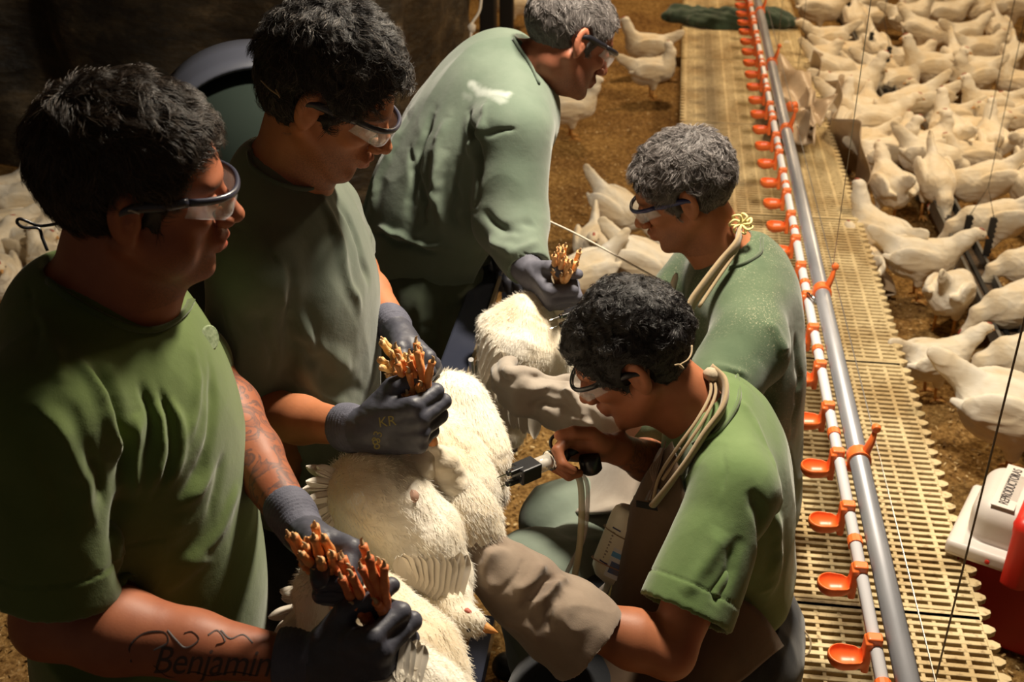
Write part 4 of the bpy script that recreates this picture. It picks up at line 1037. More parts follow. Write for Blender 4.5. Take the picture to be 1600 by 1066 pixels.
def build_man(c):
    f, s = faxes(c['sgn'], c['yaw']); C = P(*c['head']); B = haxes(f, c['pitch'], c.get('roll', 0)); B = np.array(B)
    if 'turn' in c:
        a = math.radians(c['turn']); B[0], B[1] = B[0] * math.cos(a) + B[1] * math.sin(a), B[1] * math.cos(a) - B[0] * math.sin(a)
    k = c.get('k', 1.0); J = {n: P(*v) for n, v in c['J'].items()}; nb, sc_, ch, be, hi = (J[n] for n in ('nb', 'sc', 'ch', 'be', 'hi'))
    root = person(c['label'], hi); out = dict(root=root, f=f, s=s, C=C, B=B, J=J)
    fat = c.get('fat', 0); ar = c.get('arm', 1.0)
    # body
    lo, hi_ = box_of([C] + list(J.values()), .13); F = Field(lo, hi_, .0030)
    head(F, C, B, k, fat); F.cone(C - B[0] * .022 - B[2] * .055, nb + f * .01, .056, .066, .02); F.cone(C + B[0] * .03 - B[2] * .085, nb + f * .04, .038, .05, .03)
    tA, tB = c['A'], c['Bd']; F.loft([nb, sc_, ch, be, hi], [.06] + [a - .035 for a in tA[1:]], [.06] + [b - .035 for b in tB[1:]], s, .03)
    for t in 'RL':
        sh, el, wr = J['sh' + t], J['el' + t], J['wr' + t]; F.cone(nb - f * .01, sh, .055, .048, .03)
        F.chain([sh, (sh + el) / 2, el], [.050 * ar, .046 * ar, .040 * ar], .02); F.chain([el, el * .72 + wr * .28, el * .4 + wr * .6, wr], [.041 * ar, .046 * ar, .037 * ar, .027 * ar], .018)
    if 'bare' in c:
        b = c['bare']; out['hand'] = hand(F, P(*b['W']), P(*b['to']) - P(*b['W']), b['side'], b['right'], b['curl'], b.get('k', 1), 0, thumb=b.get('thumb'), k_=.005); F.chain([J['wrR'], P(*b['W'])], [.028, .026], .01)
    V, Fq = F.mesh(); V = smooth_v(V, Fq, 1); at = head_attrs(V, C, B, k, c.get('beard', .5)); at['tattoo'] = np.zeros(len(V), np.float32)
    for (a, b, r, lo_, hh, amt) in c.get('tattoo', []):
        d, t = seg_dist(V, J[a], J[b]); at['tattoo'] += ((d < r) & (t > lo_) & (t < hh)) * amt
    out['body'] = mesh_np('body', V, Fq, c['skin'], root, cols=at); eyes(root, C, B, k)
    hair(root, C, B, k * 1.01, **c['hair'])
    g = glasses(root, C, B, k * 1.01, c['frame']); out['glasses'] = g
    # shirt
    sp = [nb - V3(0, 0, .02)] + [sc_, ch, be, hi]
    lo, hi_ = box_of([nb, J['shR'], J['shL'], J['elR'], J['elL'], hi] + ([J['wrR'], J['wrL']] if c['long'] else []), .22); F = Field(lo, hi_, .0044)
    n = c.get('shirt_n', 5); F.loft(sp[:n], tA[:n], tB[:n], s, .035)
    if 'bloat' in c:
        for (p, r, kk) in c['bloat']: F.ell(P(*p), r, np.array([f, s, Zv]), kk)
    sr = c['sleeve']
    for t in 'RL':
        sh, el, wr = J['sh' + t], J['el' + t], J['wr' + t]; F.cone(nb - f * .015, sh, .064, sr[0], .035)
        if c['long']:
            F.chain([sh, el], [sr[0], sr[1]], .03); F.chain([el, wr], [sr[1], sr[2]], .02); ax = unit(wr - el)
            F.plane_cut(wr, ax, .002, ball=(wr + ax * .09, .10)); F.cone(wr - ax * .02, wr + ax * .05, .036, .036, .002, 'sub')
        else:
            hem = sh * (1 - c['hemt']) + el * c['hemt']; ax = unit(el - sh); F.chain([sh, hem + ax * .03], [sr[0], sr[1]], .03); sleeve_end(F, el, hem, ax, sr[1] - .010); out['hem' + t] = (hem, ax)
    nk = unit(f * c.get('nkf', .5) + V3(0, 0, .86)); F.ell(nb + f * .032 + nk * .075, (.074, .066, .055), basis(f, nk), .004, 'sub'); F.cone(nb - f * .02, C - B[2] * .06, .060, .054, .004, 'sub')
    V, Fq = F.mesh(); V = smooth_v(V, Fq, 2); V = rumple(V, Fq, c.get('rum', .004), c.get('rf', 3.4), c['seed'], np.diag([1, 1, .6])); V = fold_apply(V, Fq, c['folds'], .007, c['seed'])
    if not c['long']:
        for t in 'RL': V = hem_ridge(V, normals(V, Fq), *out['hem' + t], .12)
    cols = {}
    if 'mark' in c:
        bs = BVHTree.FromPolygons(V.tolist(), tris(Fq).tolist()); mk = np.zeros(len(V))
        for pts, w_, a_ in c['mark']:
            q = [hit(bs, *p) for p in pts]; q = [p for p in q if p is not None]
            if len(q) > 1: d, _ = line_dist(V + .004 * np.stack([snoise(V, 30, 5 + i, 2) for i in range(3)], 1), q); mk = np.maximum(mk, a_ * np.clip(1.4 - d / w_, 0, 1))
        cols['mark'] = mk
    out['shirt'] = mesh_np(c['shirt'], V, Fq, c['cloth'], root, cols=cols); bs = BVHTree.FromPolygons(V.tolist(), tris(Fq).tolist()); out['bvh'] = bs
    pts = [hit(bs, *p) for p in c['collar']]; pts = [p for p in pts if p is not None]
    if len(pts) > 2: MB().tube(catmull(pts, 5), .0085, 8, flat=.5, up=f).build('collar', c['rib'], root, smooth=True)
    return out
def legs(root, name, mat, hi, knees, feet, s, f, r=(.11, .085, .07), bt=True, h=.0065, fold=None):
    allp = [hi] + knees + feet; lo, hi_ = box_of(allp, .2); F = Field(lo, hi_, h); F.ell(hi, (.15, .175, .12), np.array([f, s, Zv]), 0)
    for t, kn, ft in zip((1, -1), knees, feet): F.chain([hi + s * t * .09, kn, ft + V3(0, 0, .10)], [r[0], r[1], r[2]], .04)
    V, Fq = F.mesh(); V = smooth_v(V, Fq, 2); V = rumple(V, Fq, .005, 4, 31)
    if fold: V = fold_apply(V, Fq, fold, .006)
    o = mesh_np(name, V, Fq, mat, root)
    if bt: boots(root, f, [ft * V3(1, 1, 0) for ft in feet])
    return V, Fq
H_DARK = [(0, (.008, .006, .006)), (.65, (.022, .018, .016)), (.92, (.075, .060, .050)), (1, (.22, .19, .16))]
H_GREY = [(0, (.035, .028, .026)), (.45, (.10, .085, .080)), (.8, (.24, .21, .20)), (1, (.48, .44, .43))]
H_BLACK = [(0, (.006, .005, .005)), (.8, (.016, .013, .013)), (1, (.05, .042, .040))]
cap_d = simple('hair_base_dark', (.010, .008, .008), .7); cap_g = simple('hair_base_grey', (.050, .043, .041), .7, c2=(.09, .078, .074), sc=90)
sk2 = mat_skin('skin_tan', (.44, .165, .075), (.36, .09, .05)); sk3 = mat_skin('skin_red', (.42, .15, .085), (.34, .08, .05)); sk5 = mat_skin('skin_brown', (.38, .135, .062), (.30, .07, .042))
# ---------------------------------------------------------------- man 2
m2 = build_man(dict(sgn=1, yaw=-4, head=(508, 152, 1.88), pitch=30, roll=2, k=1.03, label='dark curly haired man in grey-green t-shirt and clear goggles, looking down at his gloved hands',
    J=dict(nb=(440, 278, 1.96), sc=(440, 352, 2.01), ch=(478, 450, 2.07), be=(486, 640, 2.20), hi=(482, 790, 2.32), shR=(398, 425, 1.87), elR=(372, 640, 2.03), wrR=(542, 668, 1.85), shL=(500, 330, 2.20), elL=(528, 395, 2.32), wrL=(612, 502, 2.13)),
    A=[.07, .17, .185, .175, .17], Bd=[.065, .10, .12, .125, .125], skin=sk2, beard=.55, arm=1.05,
    hair=dict(mat=mat_hair('hair_dark_curly', H_DARK), capmat=cap_d, n=17000, length=.034, curl=.8, line=.060, side=-.010, nape=-.080, thick=.016, seed=5, clump=1.3, vol=1.35, top=.012, flow=(.3, 0, -.25)),
    frame=M['frame_grey'], long=False, hemt=.86, sleeve=(.070, .078), seed=8, rum=.0035,
    folds=[([(500, 300), (535, 400), (560, 500)], .012, .006), ([(520, 300), (560, 380), (575, 450)], .009, -.006), ([(440, 430), (470, 520), (560, 590)], .014, .007), ([(440, 470), (480, 560), (570, 620)], .010, -.008), ([(455, 540), (500, 610), (565, 650)], .012, .006),
           ([(460, 600), (510, 650), (570, 670)], .010, -.006), ([(440, 700), (500, 735), (560, 745)], .010, .008), ([(430, 720), (490, 760), (550, 765)], .008, -.008), ([(425, 745), (480, 785), (540, 790)], .009, .007), ([(350, 470), (370, 540), (375, 600)], .010, .005), ([(400, 480), (420, 540), (425, 600)], .009, -.005),
           ([(455, 420), (452, 520), (450, 620)], .014, -.010), ([(340, 330), (380, 360), (430, 420)], .004, -.004), ([(480, 480), (500, 560), (540, 600)], .008, -.004)],
    shirt='t_shirt', cloth=mat_cloth('greygreen_tshirt', (.085, .105, .078), (.125, .145, .108)), rib=mat_cloth('greygreen_rib', (.045, .055, .042), (.06, .07, .055)),
    collar=[(388, 240), (396, 262), (430, 285), (475, 296), (515, 292), (540, 280)]))
legs(m2['root'], 'trousers', M['dark'], m2['J']['hi'], [m2['J']['hi'] + m2['s'] * t * .1 - V3(0, 0, .38) for t in (1, -1)], [V3(*(m2['J']['hi'][:2] + m2['s'][:2] * t * .12), 0) for t in (1, -1)], m2['s'], m2['f'])
g2R = glove(m2['root'], P(566, 672, 1.815), P(640, 664, 1.79) - P(566, 672, 1.815), unit(Zv + Rv * .25), True, m2['J']['elR'], k=1.10, cuff=.05, label='dark grey rubber glove with small yellow printed symbols', seed=2)
g2L = glove(m2['root'], P(622, 520, 2.105), P(662, 562, 2.07) - P(622, 520, 2.105), unit(Zv * .9 - Hv * .45 - Rv * .35), False, m2['J']['elL'], k=1.10, cuff=.05, seed=3)
pts = [P(408, 126, 1.80), P(420, 138, 1.775), P(434, 148, 1.765), P(437, 152, 1.763), P(434, 145, 1.763), P(431, 140, 1.765)]
MB().tube(catmull(pts, 5), .0013, 6).build('elastic_string', M['strap'], m2['glasses'], smooth=True)
bm2 = BVHTree.FromPolygons([tuple(m2['body'].matrix_world @ v.co) for v in m2['body'].data.vertices], [tuple(p.vertices) for p in m2['body'].data.polygons]) if False else None
# ---------------------------------------------------------------- man 3, bending
m3 = build_man(dict(sgn=1, yaw=22, head=(886, 62, 2.74), pitch=30, roll=-6, k=1.05, label='grey haired man in faded green sweatshirt bending over with his back to us',
    J=dict(nb=(812, 108, 2.79), sc=(785, 140, 2.83), ch=(738, 225, 2.88), be=(680, 330, 2.98), hi=(655, 430, 3.06), shR=(800, 205, 2.68), elR=(797, 345, 2.70), wrR=(826, 420, 2.60), shL=(765, 135, 3.02), elL=(772, 270, 3.06), wrL=(790, 385, 2.98)),
    A=[.08, .19, .215, .205, .19], Bd=[.07, .13, .16, .17, .15], skin=sk3, beard=.6,
    hair=dict(mat=mat_hair('hair_grey_short', H_GREY), capmat=cap_g, n=9000, length=.016, curl=.35, line=.062, side=-.012, nape=-.070, thick=.008, seed=6, clump=.5, flow=(.4, 0, -.2)),
    frame=M['frame_black'], long=True, sleeve=(.088, .085, .052), seed=12, rum=.0065, rf=3.0,
    folds=[([(640, 180), (600, 260), (580, 340)], .018, .010), ([(680, 170), (650, 260), (640, 350)], .012, -.012), ([(700, 180), (680, 280), (690, 360)], .014, .010), ([(735, 170), (745, 230), (742, 330)], .010, -.016), ([(760, 160), (750, 210), (730, 240)], .010, .008), ([(640, 230), (660, 300), (660, 370)], .010, -.010),
           ([(720, 240), (710, 310), (720, 370)], .010, -.009), ([(700, 230), (672, 320), (655, 365)], .010, .009), ([(750, 215), (800, 200), (860, 208)], .006, -.005), ([(750, 330), (790, 360), (840, 350)], .012, -.009), ([(760, 370), (800, 395), (845, 380)], .012, .010), ([(755, 395), (790, 420), (830, 412)], .010, -.009), ([(590, 270), (570, 320), (565, 360)], .010, -.008), ([(570, 355), (640, 385), (730, 405)], .008, -.012), ([(575, 345), (640, 372), (720, 392)], .009, .010)],
    mark=[([(738, 132), (750, 142), (770, 146), (790, 148)], .012, .9), ([(755, 143), (770, 150), (785, 158)], .010, .6), ([(725, 150), (735, 152)], .008, .3)],
    shirt='sweatshirt', cloth=mat_cloth('faded_green_sweatshirt', (.115, .155, .115), (.165, .205, .160)), rib=mat_cloth('faded_green_rib', (.10, .13, .10), (.13, .17, .13)),
    collar=[(802, 62), (812, 78), (828, 102), (842, 132)]))
M['gtrous'] = mat_cloth('green_trousers', (.060, .078, .050), (.085, .105, .070))
legs(m3['root'], 'trousers', M['gtrous'], m3['J']['hi'] - V3(0, 0, .02), [m3['J']['hi'] + m3['s'] * t * .10 - V3(0, 0, .40) for t in (1, -1)], [V3(*(m3['J']['hi'][:2] + m3['s'][:2] * t * .11), 0) for t in (1, -1)], m3['s'], m3['f'], r=(.15, .12, .10),
     fold=[([(620, 420), (615, 500), (610, 570)], .015, -.01), ([(660, 420), (655, 500), (650, 570)], .015, .01), ([(690, 430), (680, 500), (675, 560)], .012, -.01)])
g3R = glove(m3['root'], P(824, 425, 2.585), P(846, 452, 2.55) - P(824, 425, 2.585), unit(Zv * 1.0 + Hv * .6 - Rv * .55), True, m3['J']['elR'], k=1.12, cuff=.035, h=.003, label='pale grey glove', seed=5)
M['glove3'] = simple('pale_grey_glove', (.095, .095, .125), .75, c2=(.13, .13, .165), sc=30); [[c.data.materials.__setitem__(i, M['glove3']) for i in (0, 1)] for c in m3['root'].children if c.name.startswith('glove')]
glove(m3['root'], P(790, 385, 2.98), V3(.1, -.1, -.3), unit(Zv * .3 + Rv), False, m3['J']['elL'], k=1.1, cuff=.04, h=.004, seed=6)
# ---------------------------------------------------------------- man 4, seated behind
m4 = build_man(dict(sgn=-1, yaw=8, head=(1072, 303, 2.56), pitch=26, roll=0, k=1.02, label='grey haired man in dusty dark green sweatshirt and blue framed goggles, seated by the walkway',
    J=dict(nb=(1148, 410, 2.63), sc=(1158, 452, 2.66), ch=(1160, 550, 2.72), be=(1150, 670, 2.82), hi=(1145, 800, 2.94), shR=(1100, 430, 2.86), elR=(1010, 520, 2.85), wrR=(930, 498, 2.70), shL=(1170, 540, 2.47), elL=(1085, 670, 2.34), wrL=(955, 650, 2.34)),
    A=[.07, .19, .20, .19, .19], Bd=[.07, .115, .135, .15, .16], skin=sk2, beard=.5,
    hair=dict(mat=mat_hair('hair_grey_wavy', H_GREY), capmat=cap_g, n=15000, length=.024, curl=.6, line=.060, side=-.010, nape=-.072, thick=.012, seed=9, clump=.9, top=.006, flow=(.3, 0, -.2)),
    frame=M['frame_blue'], long=True, sleeve=(.085, .078, .050), seed=14, rum=.0045, rf=3.2,
    folds=[([(1090, 545), (1140, 540), (1195, 570)], .006, -.006), ([(1070, 480), (1080, 530), (1120, 560)], .012, .008), ([(1200, 500), (1225, 560), (1215, 650)], .014, .008), ([(1180, 560), (1200, 620), (1190, 700)], .012, -.010), ([(1240, 520), (1250, 600), (1235, 700)], .012, -.006), ([(1100, 570), (1150, 580), (1190, 620)], .010, .006), ([(1160, 430), (1158, 480), (1150, 545)], .003, -.002)],
    shirt='sweatshirt', cloth=mat_cloth('dusty_green_sweatshirt', (.065, .100, .055), (.095, .135, .075), dust=1.6), rib=mat_cloth('dusty_green_rib', (.075, .10, .06), (.10, .13, .08)),
    collar=[(1172, 358), (1190, 372), (1188, 396), (1165, 412), (1140, 420)]))
kn4 = [P(880, 818, 2.66), P(836, 902, 2.42)]
legs(m4['root'], 'trousers', mat_cloth('greygreen_trousers', (.15, .19, .15), (.19, .23, .185)), m4['J']['hi'], kn4, [V3(kn4[0][0] + .02, kn4[0][1] - .02, 0), V3(kn4[1][0] + .04, kn4[1][1] + .03, 0)], m4['s'], m4['f'], r=(.125, .092, .07), fold=[([(850, 850), (900, 846), (980, 840)], .01, .004)])
# ---------------------------------------------------------------- man 5, seated in front with the injector
m5 = build_man(dict(sgn=-1, yaw=6, head=(993, 560, 2.08), pitch=34, roll=0, k=1.02, label='young man with short black curls in green t-shirt and brown apron, seated holding an injector',
    J=dict(nb=(1105, 648, 2.15), sc=(1128, 690, 2.19), ch=(1138, 775, 2.24), be=(1142, 915, 2.34), hi=(1150, 1020, 2.42), shR=(1075, 655, 2.42), elR=(1068, 742, 2.36), wrR=(966, 702, 2.13), shL=(1150, 765, 2.01), elL=(1045, 1020, 1.94), wrL=(845, 945, 1.93)),
    A=[.065, .175, .185, .175, .18], Bd=[.065, .10, .115, .12, .135], skin=sk5, beard=.12, arm=1.06,
    hair=dict(mat=mat_hair('hair_black_curly', H_BLACK, .35), capmat=cap_d, n=16000, length=.020, curl=1.1, line=.060, side=-.006, nape=-.068, thick=.014, seed=10, clump=1.5, vol=1.2, top=.006, flow=(.15, 0, -.1)),
    frame=M['frame_black'], long=False, hemt=.70, sleeve=(.072, .082), seed=16, rum=.0035,
    bare=dict(W=(952, 700, 2.115), to=(893, 698, 2.08), side=unit(Zv * .8 - Hv * .5), right=True, curl=[(38, 62, 50), (55, 80, 50), (62, 84, 50), (66, 86, 55)], k=1.05, thumb=(unit(-Rv * .6 + Zv * .75 - Hv * .3), unit(-Rv * .9 + Zv * .2 - Hv * .2), unit(-Rv * .9 - Zv * .15 - Hv * .1))),
    tattoo=[('elR', 'wrR', .06, .55, .98, .7)],
    folds=[([(1135, 690), (1130, 750), (1125, 815)], .0035, -.0025), ([(1130, 830), (1100, 880), (1060, 930)], .012, .006), ([(1150, 840), (1140, 900), (1110, 950)], .012, -.007), ([(1175, 760), (1190, 840), (1170, 940)], .014, -.008), ([(1200, 740), (1215, 840), (1200, 940)], .014, .007), ([(1150, 620), (1190, 680), (1215, 760)], .010, .003), ([(1210, 860), (1190, 930), (1230, 980)], .012, .006), ([(1100, 700), (1080, 740), (1060, 780)], .009, .004)],
    shirt_n=4, shirt='t_shirt', cloth=mat_cloth('green_tshirt_dusty', (.100, .160, .052), (.135, .20, .075)), rib=mat_cloth('green_rib_light', (.085, .13, .05), (.11, .16, .065)),
    collar=[(1128, 568), (1152, 590), (1155, 622), (1140, 655), (1115, 682), (1085, 695)]))
kn5 = [P(905, 960, 2.42), P(870, 1090, 2.05)]
legs(m5['root'], 'trousers', M['dark'], m5['J']['hi'] + V3(-.01, 0, .05), kn5, [V3(kn5[0][0] + .03, kn5[0][1], 0), V3(kn5[1][0] + .03, kn5[1][1] + .02, 0)], m5['s'], m5['f'], r=(.115, .080, .06))
for nm, m_, kk in (('grey haired', m4, 'under the grey haired seated man'), ('young', m5, 'under the seated man in the apron')):
    h_ = m_['J']['hi']; t = empty('low_stool', (h_[0] + .03, h_[1], 0), 'low dark wooden stool ' + kk, 'stool', 'stools')
    w5 = simple('dark_wood', (.05, .03, .018), .8); z = max(.10, h_[2] - .135); MB().box((h_[0] + .03, h_[1], z - .015), (.26, .26, .03)).build('seat', w5, t, bevel=.004)
    for a in (-1, 1):
        for b in (-1, 1): MB().box((h_[0] + .03 + a * .11, h_[1] + b * .11, (z - .03) / 2), (.03, .03, z - .03)).build('leg', w5, t)
# aprons: a sheet over the lap and chest, following the shirt
def apron(m_, rows, mat, name='apron', thick=.006, off=.012, sub=8):
    """rows: list of rows of world points"""
    g = np.array(rows); nu, nv = g.shape[:2]
    cu = [catmull(list(g[i]), sub) for i in range(nu)]; cu = np.array(cu); full = np.array([catmull(list(cu[:, j]), sub) for j in range(cu.shape[1])])
    n1, n2 = full.shape[:2]; V = full.reshape(-1, 3); a = np.arange(n1 * n2).reshape(n1, n2); Fq = np.stack([a[:-1, :-1], a[1:, :-1], a[1:, 1:], a[:-1, 1:]], -1).reshape(-1, 4)
    V = V + normals(V, Fq) * (.004 * snoise(V, 6, 4, 3))[:, None]
    o = mesh_np(name, V, Fq, mat, m_['root']); md = o.modifiers.new('thick', 'SOLIDIFY'); md.thickness = thick; md.offset = 0; return o
A5 = [[(1050, 690, 2.03), (1010, 740, 2.06), (992, 780, 2.16), (1000, 785, 2.30)],
      [(1078, 800, 2.01), (1020, 800, 2.06), (984, 800, 2.14), (990, 800, 2.30)],
      [(1110, 900, 2.08), (1030, 900, 2.06), (972, 890, 2.12), (965, 880, 2.32)],
      [(1180, 950, 2.12), (1060, 965, 2.06), (958, 955, 2.10), (930, 925, 2.36)],
      [(1210, 985, 2.16), (1060, 1050, 2.02), (905, 1010, 2.10), (880, 940, 2.40)],
      [(1225, 1010, 2.20), (1060, 1120, 2.00), (850, 1080, 2.08), (840, 980, 2.40)]]
apron(m5, [[P(*p) for p in r] for r in A5], M['apron'])
pk = MB().grid(lambda u, v: P(994 + 46 * u, 782 + 9 * u + (10) * v, 2.05 - .0 * v) , 6, 2); pk.build('pocket_edge', simple('black_binding', (.012, .010, .010), .7), m5['root'], solid=.006)
# neck straps and cords
def strap(m_, pts, w_, mat, name='apron_strap', flat=.12, up=None):
    return MB().tube(catmull([P(*p) for p in pts], 6), w_, 10, flat=flat, up=(m_['f'] if up is None else up)).build(name, mat, m_['root'], smooth=True)
strap(m5, [(1112, 583, 2.10), (1132, 604, 2.065), (1128, 640, 2.035), (1100, 680, 2.02), (1075, 720, 2.02), (1045, 760, 2.03), (1020, 790, 2.04)], .021, M['strap'], flat=.3)
strap(m5, [(1112, 583, 2.09), (1118, 615, 2.06), (1100, 655, 2.03), (1070, 700, 2.02), (1035, 750, 2.03)], .003, M['strap'], 'lanyard', 1)
strap(m5, [(1108, 583, 2.09), (1110, 615, 2.06), (1090, 655, 2.03), (1058, 700, 2.02), (1030, 745, 2.03), (1020, 785, 2.04)], .003, M['strap'], 'lanyard', 1)
MB().lathe([(0, -.014), (.013, -.009), (.017, 0), (.012, .010), (0, .014)], P(1112, 586, 2.085), (.3, .2, 1), 9).build('knot', simple('knot_cloth', (.42, .34, .24), .9, bump=1, bsc=60), m5['root'], smooth=True)
strap(m4, [(1155, 362, 2.55), (1150, 385, 2.50), (1125, 415, 2.48), (1098, 450, 2.46), (1078, 480, 2.45), (1065, 520, 2.45)], .023, M['strap'], flat=.3)
strap(m4, [(1158, 370, 2.54), (1145, 400, 2.49), (1118, 440, 2.47), (1092, 480, 2.45)], .004, M['strap'], 'lanyard', 1)
yk = simple('yellow_cord', (.70, .60, .26), .8)
for i in range(7):
    a = i * .9; c = P(1158, 350, 2.53); pts = [c, c + Rv * .018 * math.cos(a) + Uv * .018 * math.sin(a) - Fv * .01, c + Rv * .026 * math.cos(a + .6) + Uv * .022 * math.sin(a + .6), c + Rv * .006]
    MB().tube(catmull(pts, 5), .0028, 6).build('cord_knot', yk, m4['root'], smooth=True)
pts = [P(1081, 540, 2.0), P(1080, 553, 1.99), P(1074, 563, 1.98), P(1062, 571, 1.975), P(1068, 576, 1.973), P(1062, 570, 1.973), P(1054, 571, 1.975)]
MB().tube(catmull(pts, 5), .0017, 6).build('elastic_string', M['strap'], m5['glasses'], smooth=True)
# clear bag with papers hanging on the chest
bag = MB().grid(lambda u, v: P(1006 + 32 * u + 26 * (1 - v) - 4 * math.sin(v * 6), 700 + 82 * v, 2.06 - .02 * math.sin(u * 3.1) + .004 * math.sin(v * 20)), 8, 20).build('clear_pouch', simple('grey_film', (.22, .19, .18), .25, c2=(.40, .36, .35), sc=22, bump=1, bsc=40, alpha=.85), m5['root'], smooth=True, solid=.002)
for i in range(5):
    MB().tube(catmull([P(1040 - i * 2, 690 + i * 6, 2.035), P(1028 - 3 * i, 735, 2.03), P(1012 + 5 * i, 782, 2.045)], 5), .0013, 5).build('thin_cord', simple('brown_thread', (.16, .10, .07), .8), m5['root'])
# waist tie loop at the back
MB().tube(catmull([P(1256, 985, 2.36), P(1266, 1000, 2.35), P(1265, 1018, 2.34), P(1256, 1024, 2.34), P(1247, 1010, 2.35)], 5), .0022, 6).build('apron_tie', M['strap'], m5['root'], smooth=True)
# gauntlets
def gauntlet(m_, pts, rs, mat, label, folds, handW, handto, side, right, seed=3, curl=[(45, 45, 25)] * 4, hk=1.1):
    w = [P(*p) for p in pts]; W = P(*handW); lo, hi_ = box_of(w + [W, P(*handto)], .15); F = Field(lo, hi_, .0034)
    F.chain(w, rs, .02); hand(F, W, P(*handto) - W, side, right, curl, hk, .008, k_=.022, thumb=(unit(P(*handto) - W + side * .02), unit(P(*handto) - W), unit(P(*handto) - W)))
    ax = unit(w[0] - w[1]); F.plane_cut(w[0], ax, .002, ball=(w[0] + ax * .11, .12)); F.cone(w[0] + ax * .03, w[0] - ax * .05, rs[0] - .009, rs[1] - .012, .002, 'sub')
    V, Fq = F.mesh(); V = smooth_v(V, Fq, 2); V = rumple(V, Fq, .005, 6, seed); V = fold_apply(V, Fq, folds, .006, seed)
    o = mesh_np('gauntlet_glove', V, Fq, mat, m_['root']); o['label'] = label; return o
gauntlet(m5, [(915, 1000, 1.925), (875, 965, 1.925), (820, 925, 1.93), (765, 880, 1.92)], [.078, .072, .062, .052], M['gauntlet'], 'long taupe cloth gauntlet',
    [([(800, 925), (835, 905), (850, 880)], .009, .009), ([(815, 950), (850, 915), (870, 905)], .008, -.009), ([(838, 945), (870, 915), (885, 905)], .008, .009), ([(855, 990), (862, 950), (880, 925)], .008, -.007), ([(775, 930), (800, 905), (815, 870)], .004, -.003), ([(770, 850), (760, 890), (770, 930)], .012, .006), ([(735, 880), (760, 850), (800, 850)], .010, -.006), ([(780, 965), (820, 975), (850, 1010)], .012, .006)],
    (760, 878, 1.92), (700, 845, 1.90), unit(Zv), False)
gauntlet(m4, [(1000, 650, 2.35), (960, 645, 2.34), (915, 638, 2.36), (880, 630, 2.38)], [.062, .066, .064, .060], M['gauntlet2'], 'long pale taupe cloth gauntlet',
    [([(820, 590), (870, 590), (920, 600)], .008, -.008), ([(815, 610), (860, 605), (910, 620)], .008, .008), ([(820, 640), (860, 630), (905, 645)], .008, -.008), ([(880, 600), (905, 630), (915, 660)], .009, .008), ([(840, 660), (890, 655), (930, 665)], .008, .006)],
    (868, 626, 2.38), (828, 618, 2.36), unit(Zv), False, seed=5, curl=[(50, 50, 30)] * 4, hk=.95)
# man 4's lap: light apron behind the injector
A4 = [[(1060, 640, 2.52), (1010, 650, 2.55), (985, 660, 2.72)], [(1060, 720, 2.50), (985, 715, 2.55), (930, 720, 2.76)], [(1040, 790, 2.46), (960, 778, 2.52), (890, 760, 2.74)], [(1000, 800, 2.44), (930, 802, 2.50), (868, 800, 2.66)]]
apron(m4, [[P(*p) for p in r] for r in A4], M['gauntlet2'])

# printed marks on the near glove of man 2
def glove_print():
    gl = [c for c in m2['root'].children if c.name.startswith('glove') and c.get('label')][0]; me0 = gl.data
    bv_ = BVHTree.FromPolygons([v.co[:] for v in me0.vertices], [tuple(p.vertices) for p in me0.polygons]); ym = simple('yellow_print', (.26, .22, .06), .7)
    import bmesh
    for txt, x0, y0, w_, ang in (('KR', 592, 668, 28, -8), ('33', 593, 694, 18, -75), ('8', 585, 704, 11, -20)):
        cu = bpy.data.curves.new('glove_print', 'FONT'); cu.body = txt; cu.size = 1; cu.resolution_u = 3; t_ = bpy.data.objects.new('glove_print', cu); COL.objects.link(t_)
        me = bpy.data.meshes.new_from_object(t_.evaluated_get(bpy.context.evaluated_depsgraph_get())); bpy.data.objects.remove(t_); bm = bmesh.new(); bm.from_mesh(me); bmesh.ops.triangulate(bm, faces=bm.faces); bmesh.ops.subdivide_edges(bm, edges=bm.edges[:], cuts=1); bmesh.ops.triangulate(bm, faces=bm.faces)
        mx = max(v.co.x for v in bm.verts); a = math.radians(ang)
        for v in bm.verts:
            x, y = v.co.x / mx * w_, v.co.y / mx * w_; q = hit(bv_, x0 + x * math.cos(a) + y * math.sin(a), y0 - y * math.cos(a) + x * math.sin(a)) 
            if q is None: q = P(x0, y0, 1.78)
            v.co = Vector(q + unit(Cv - q) * .0007)
        bm.to_mesh(me); bm.free(); me.materials.clear(); me.materials.append(ym); link('glove_print', me, gl)
glove_print()
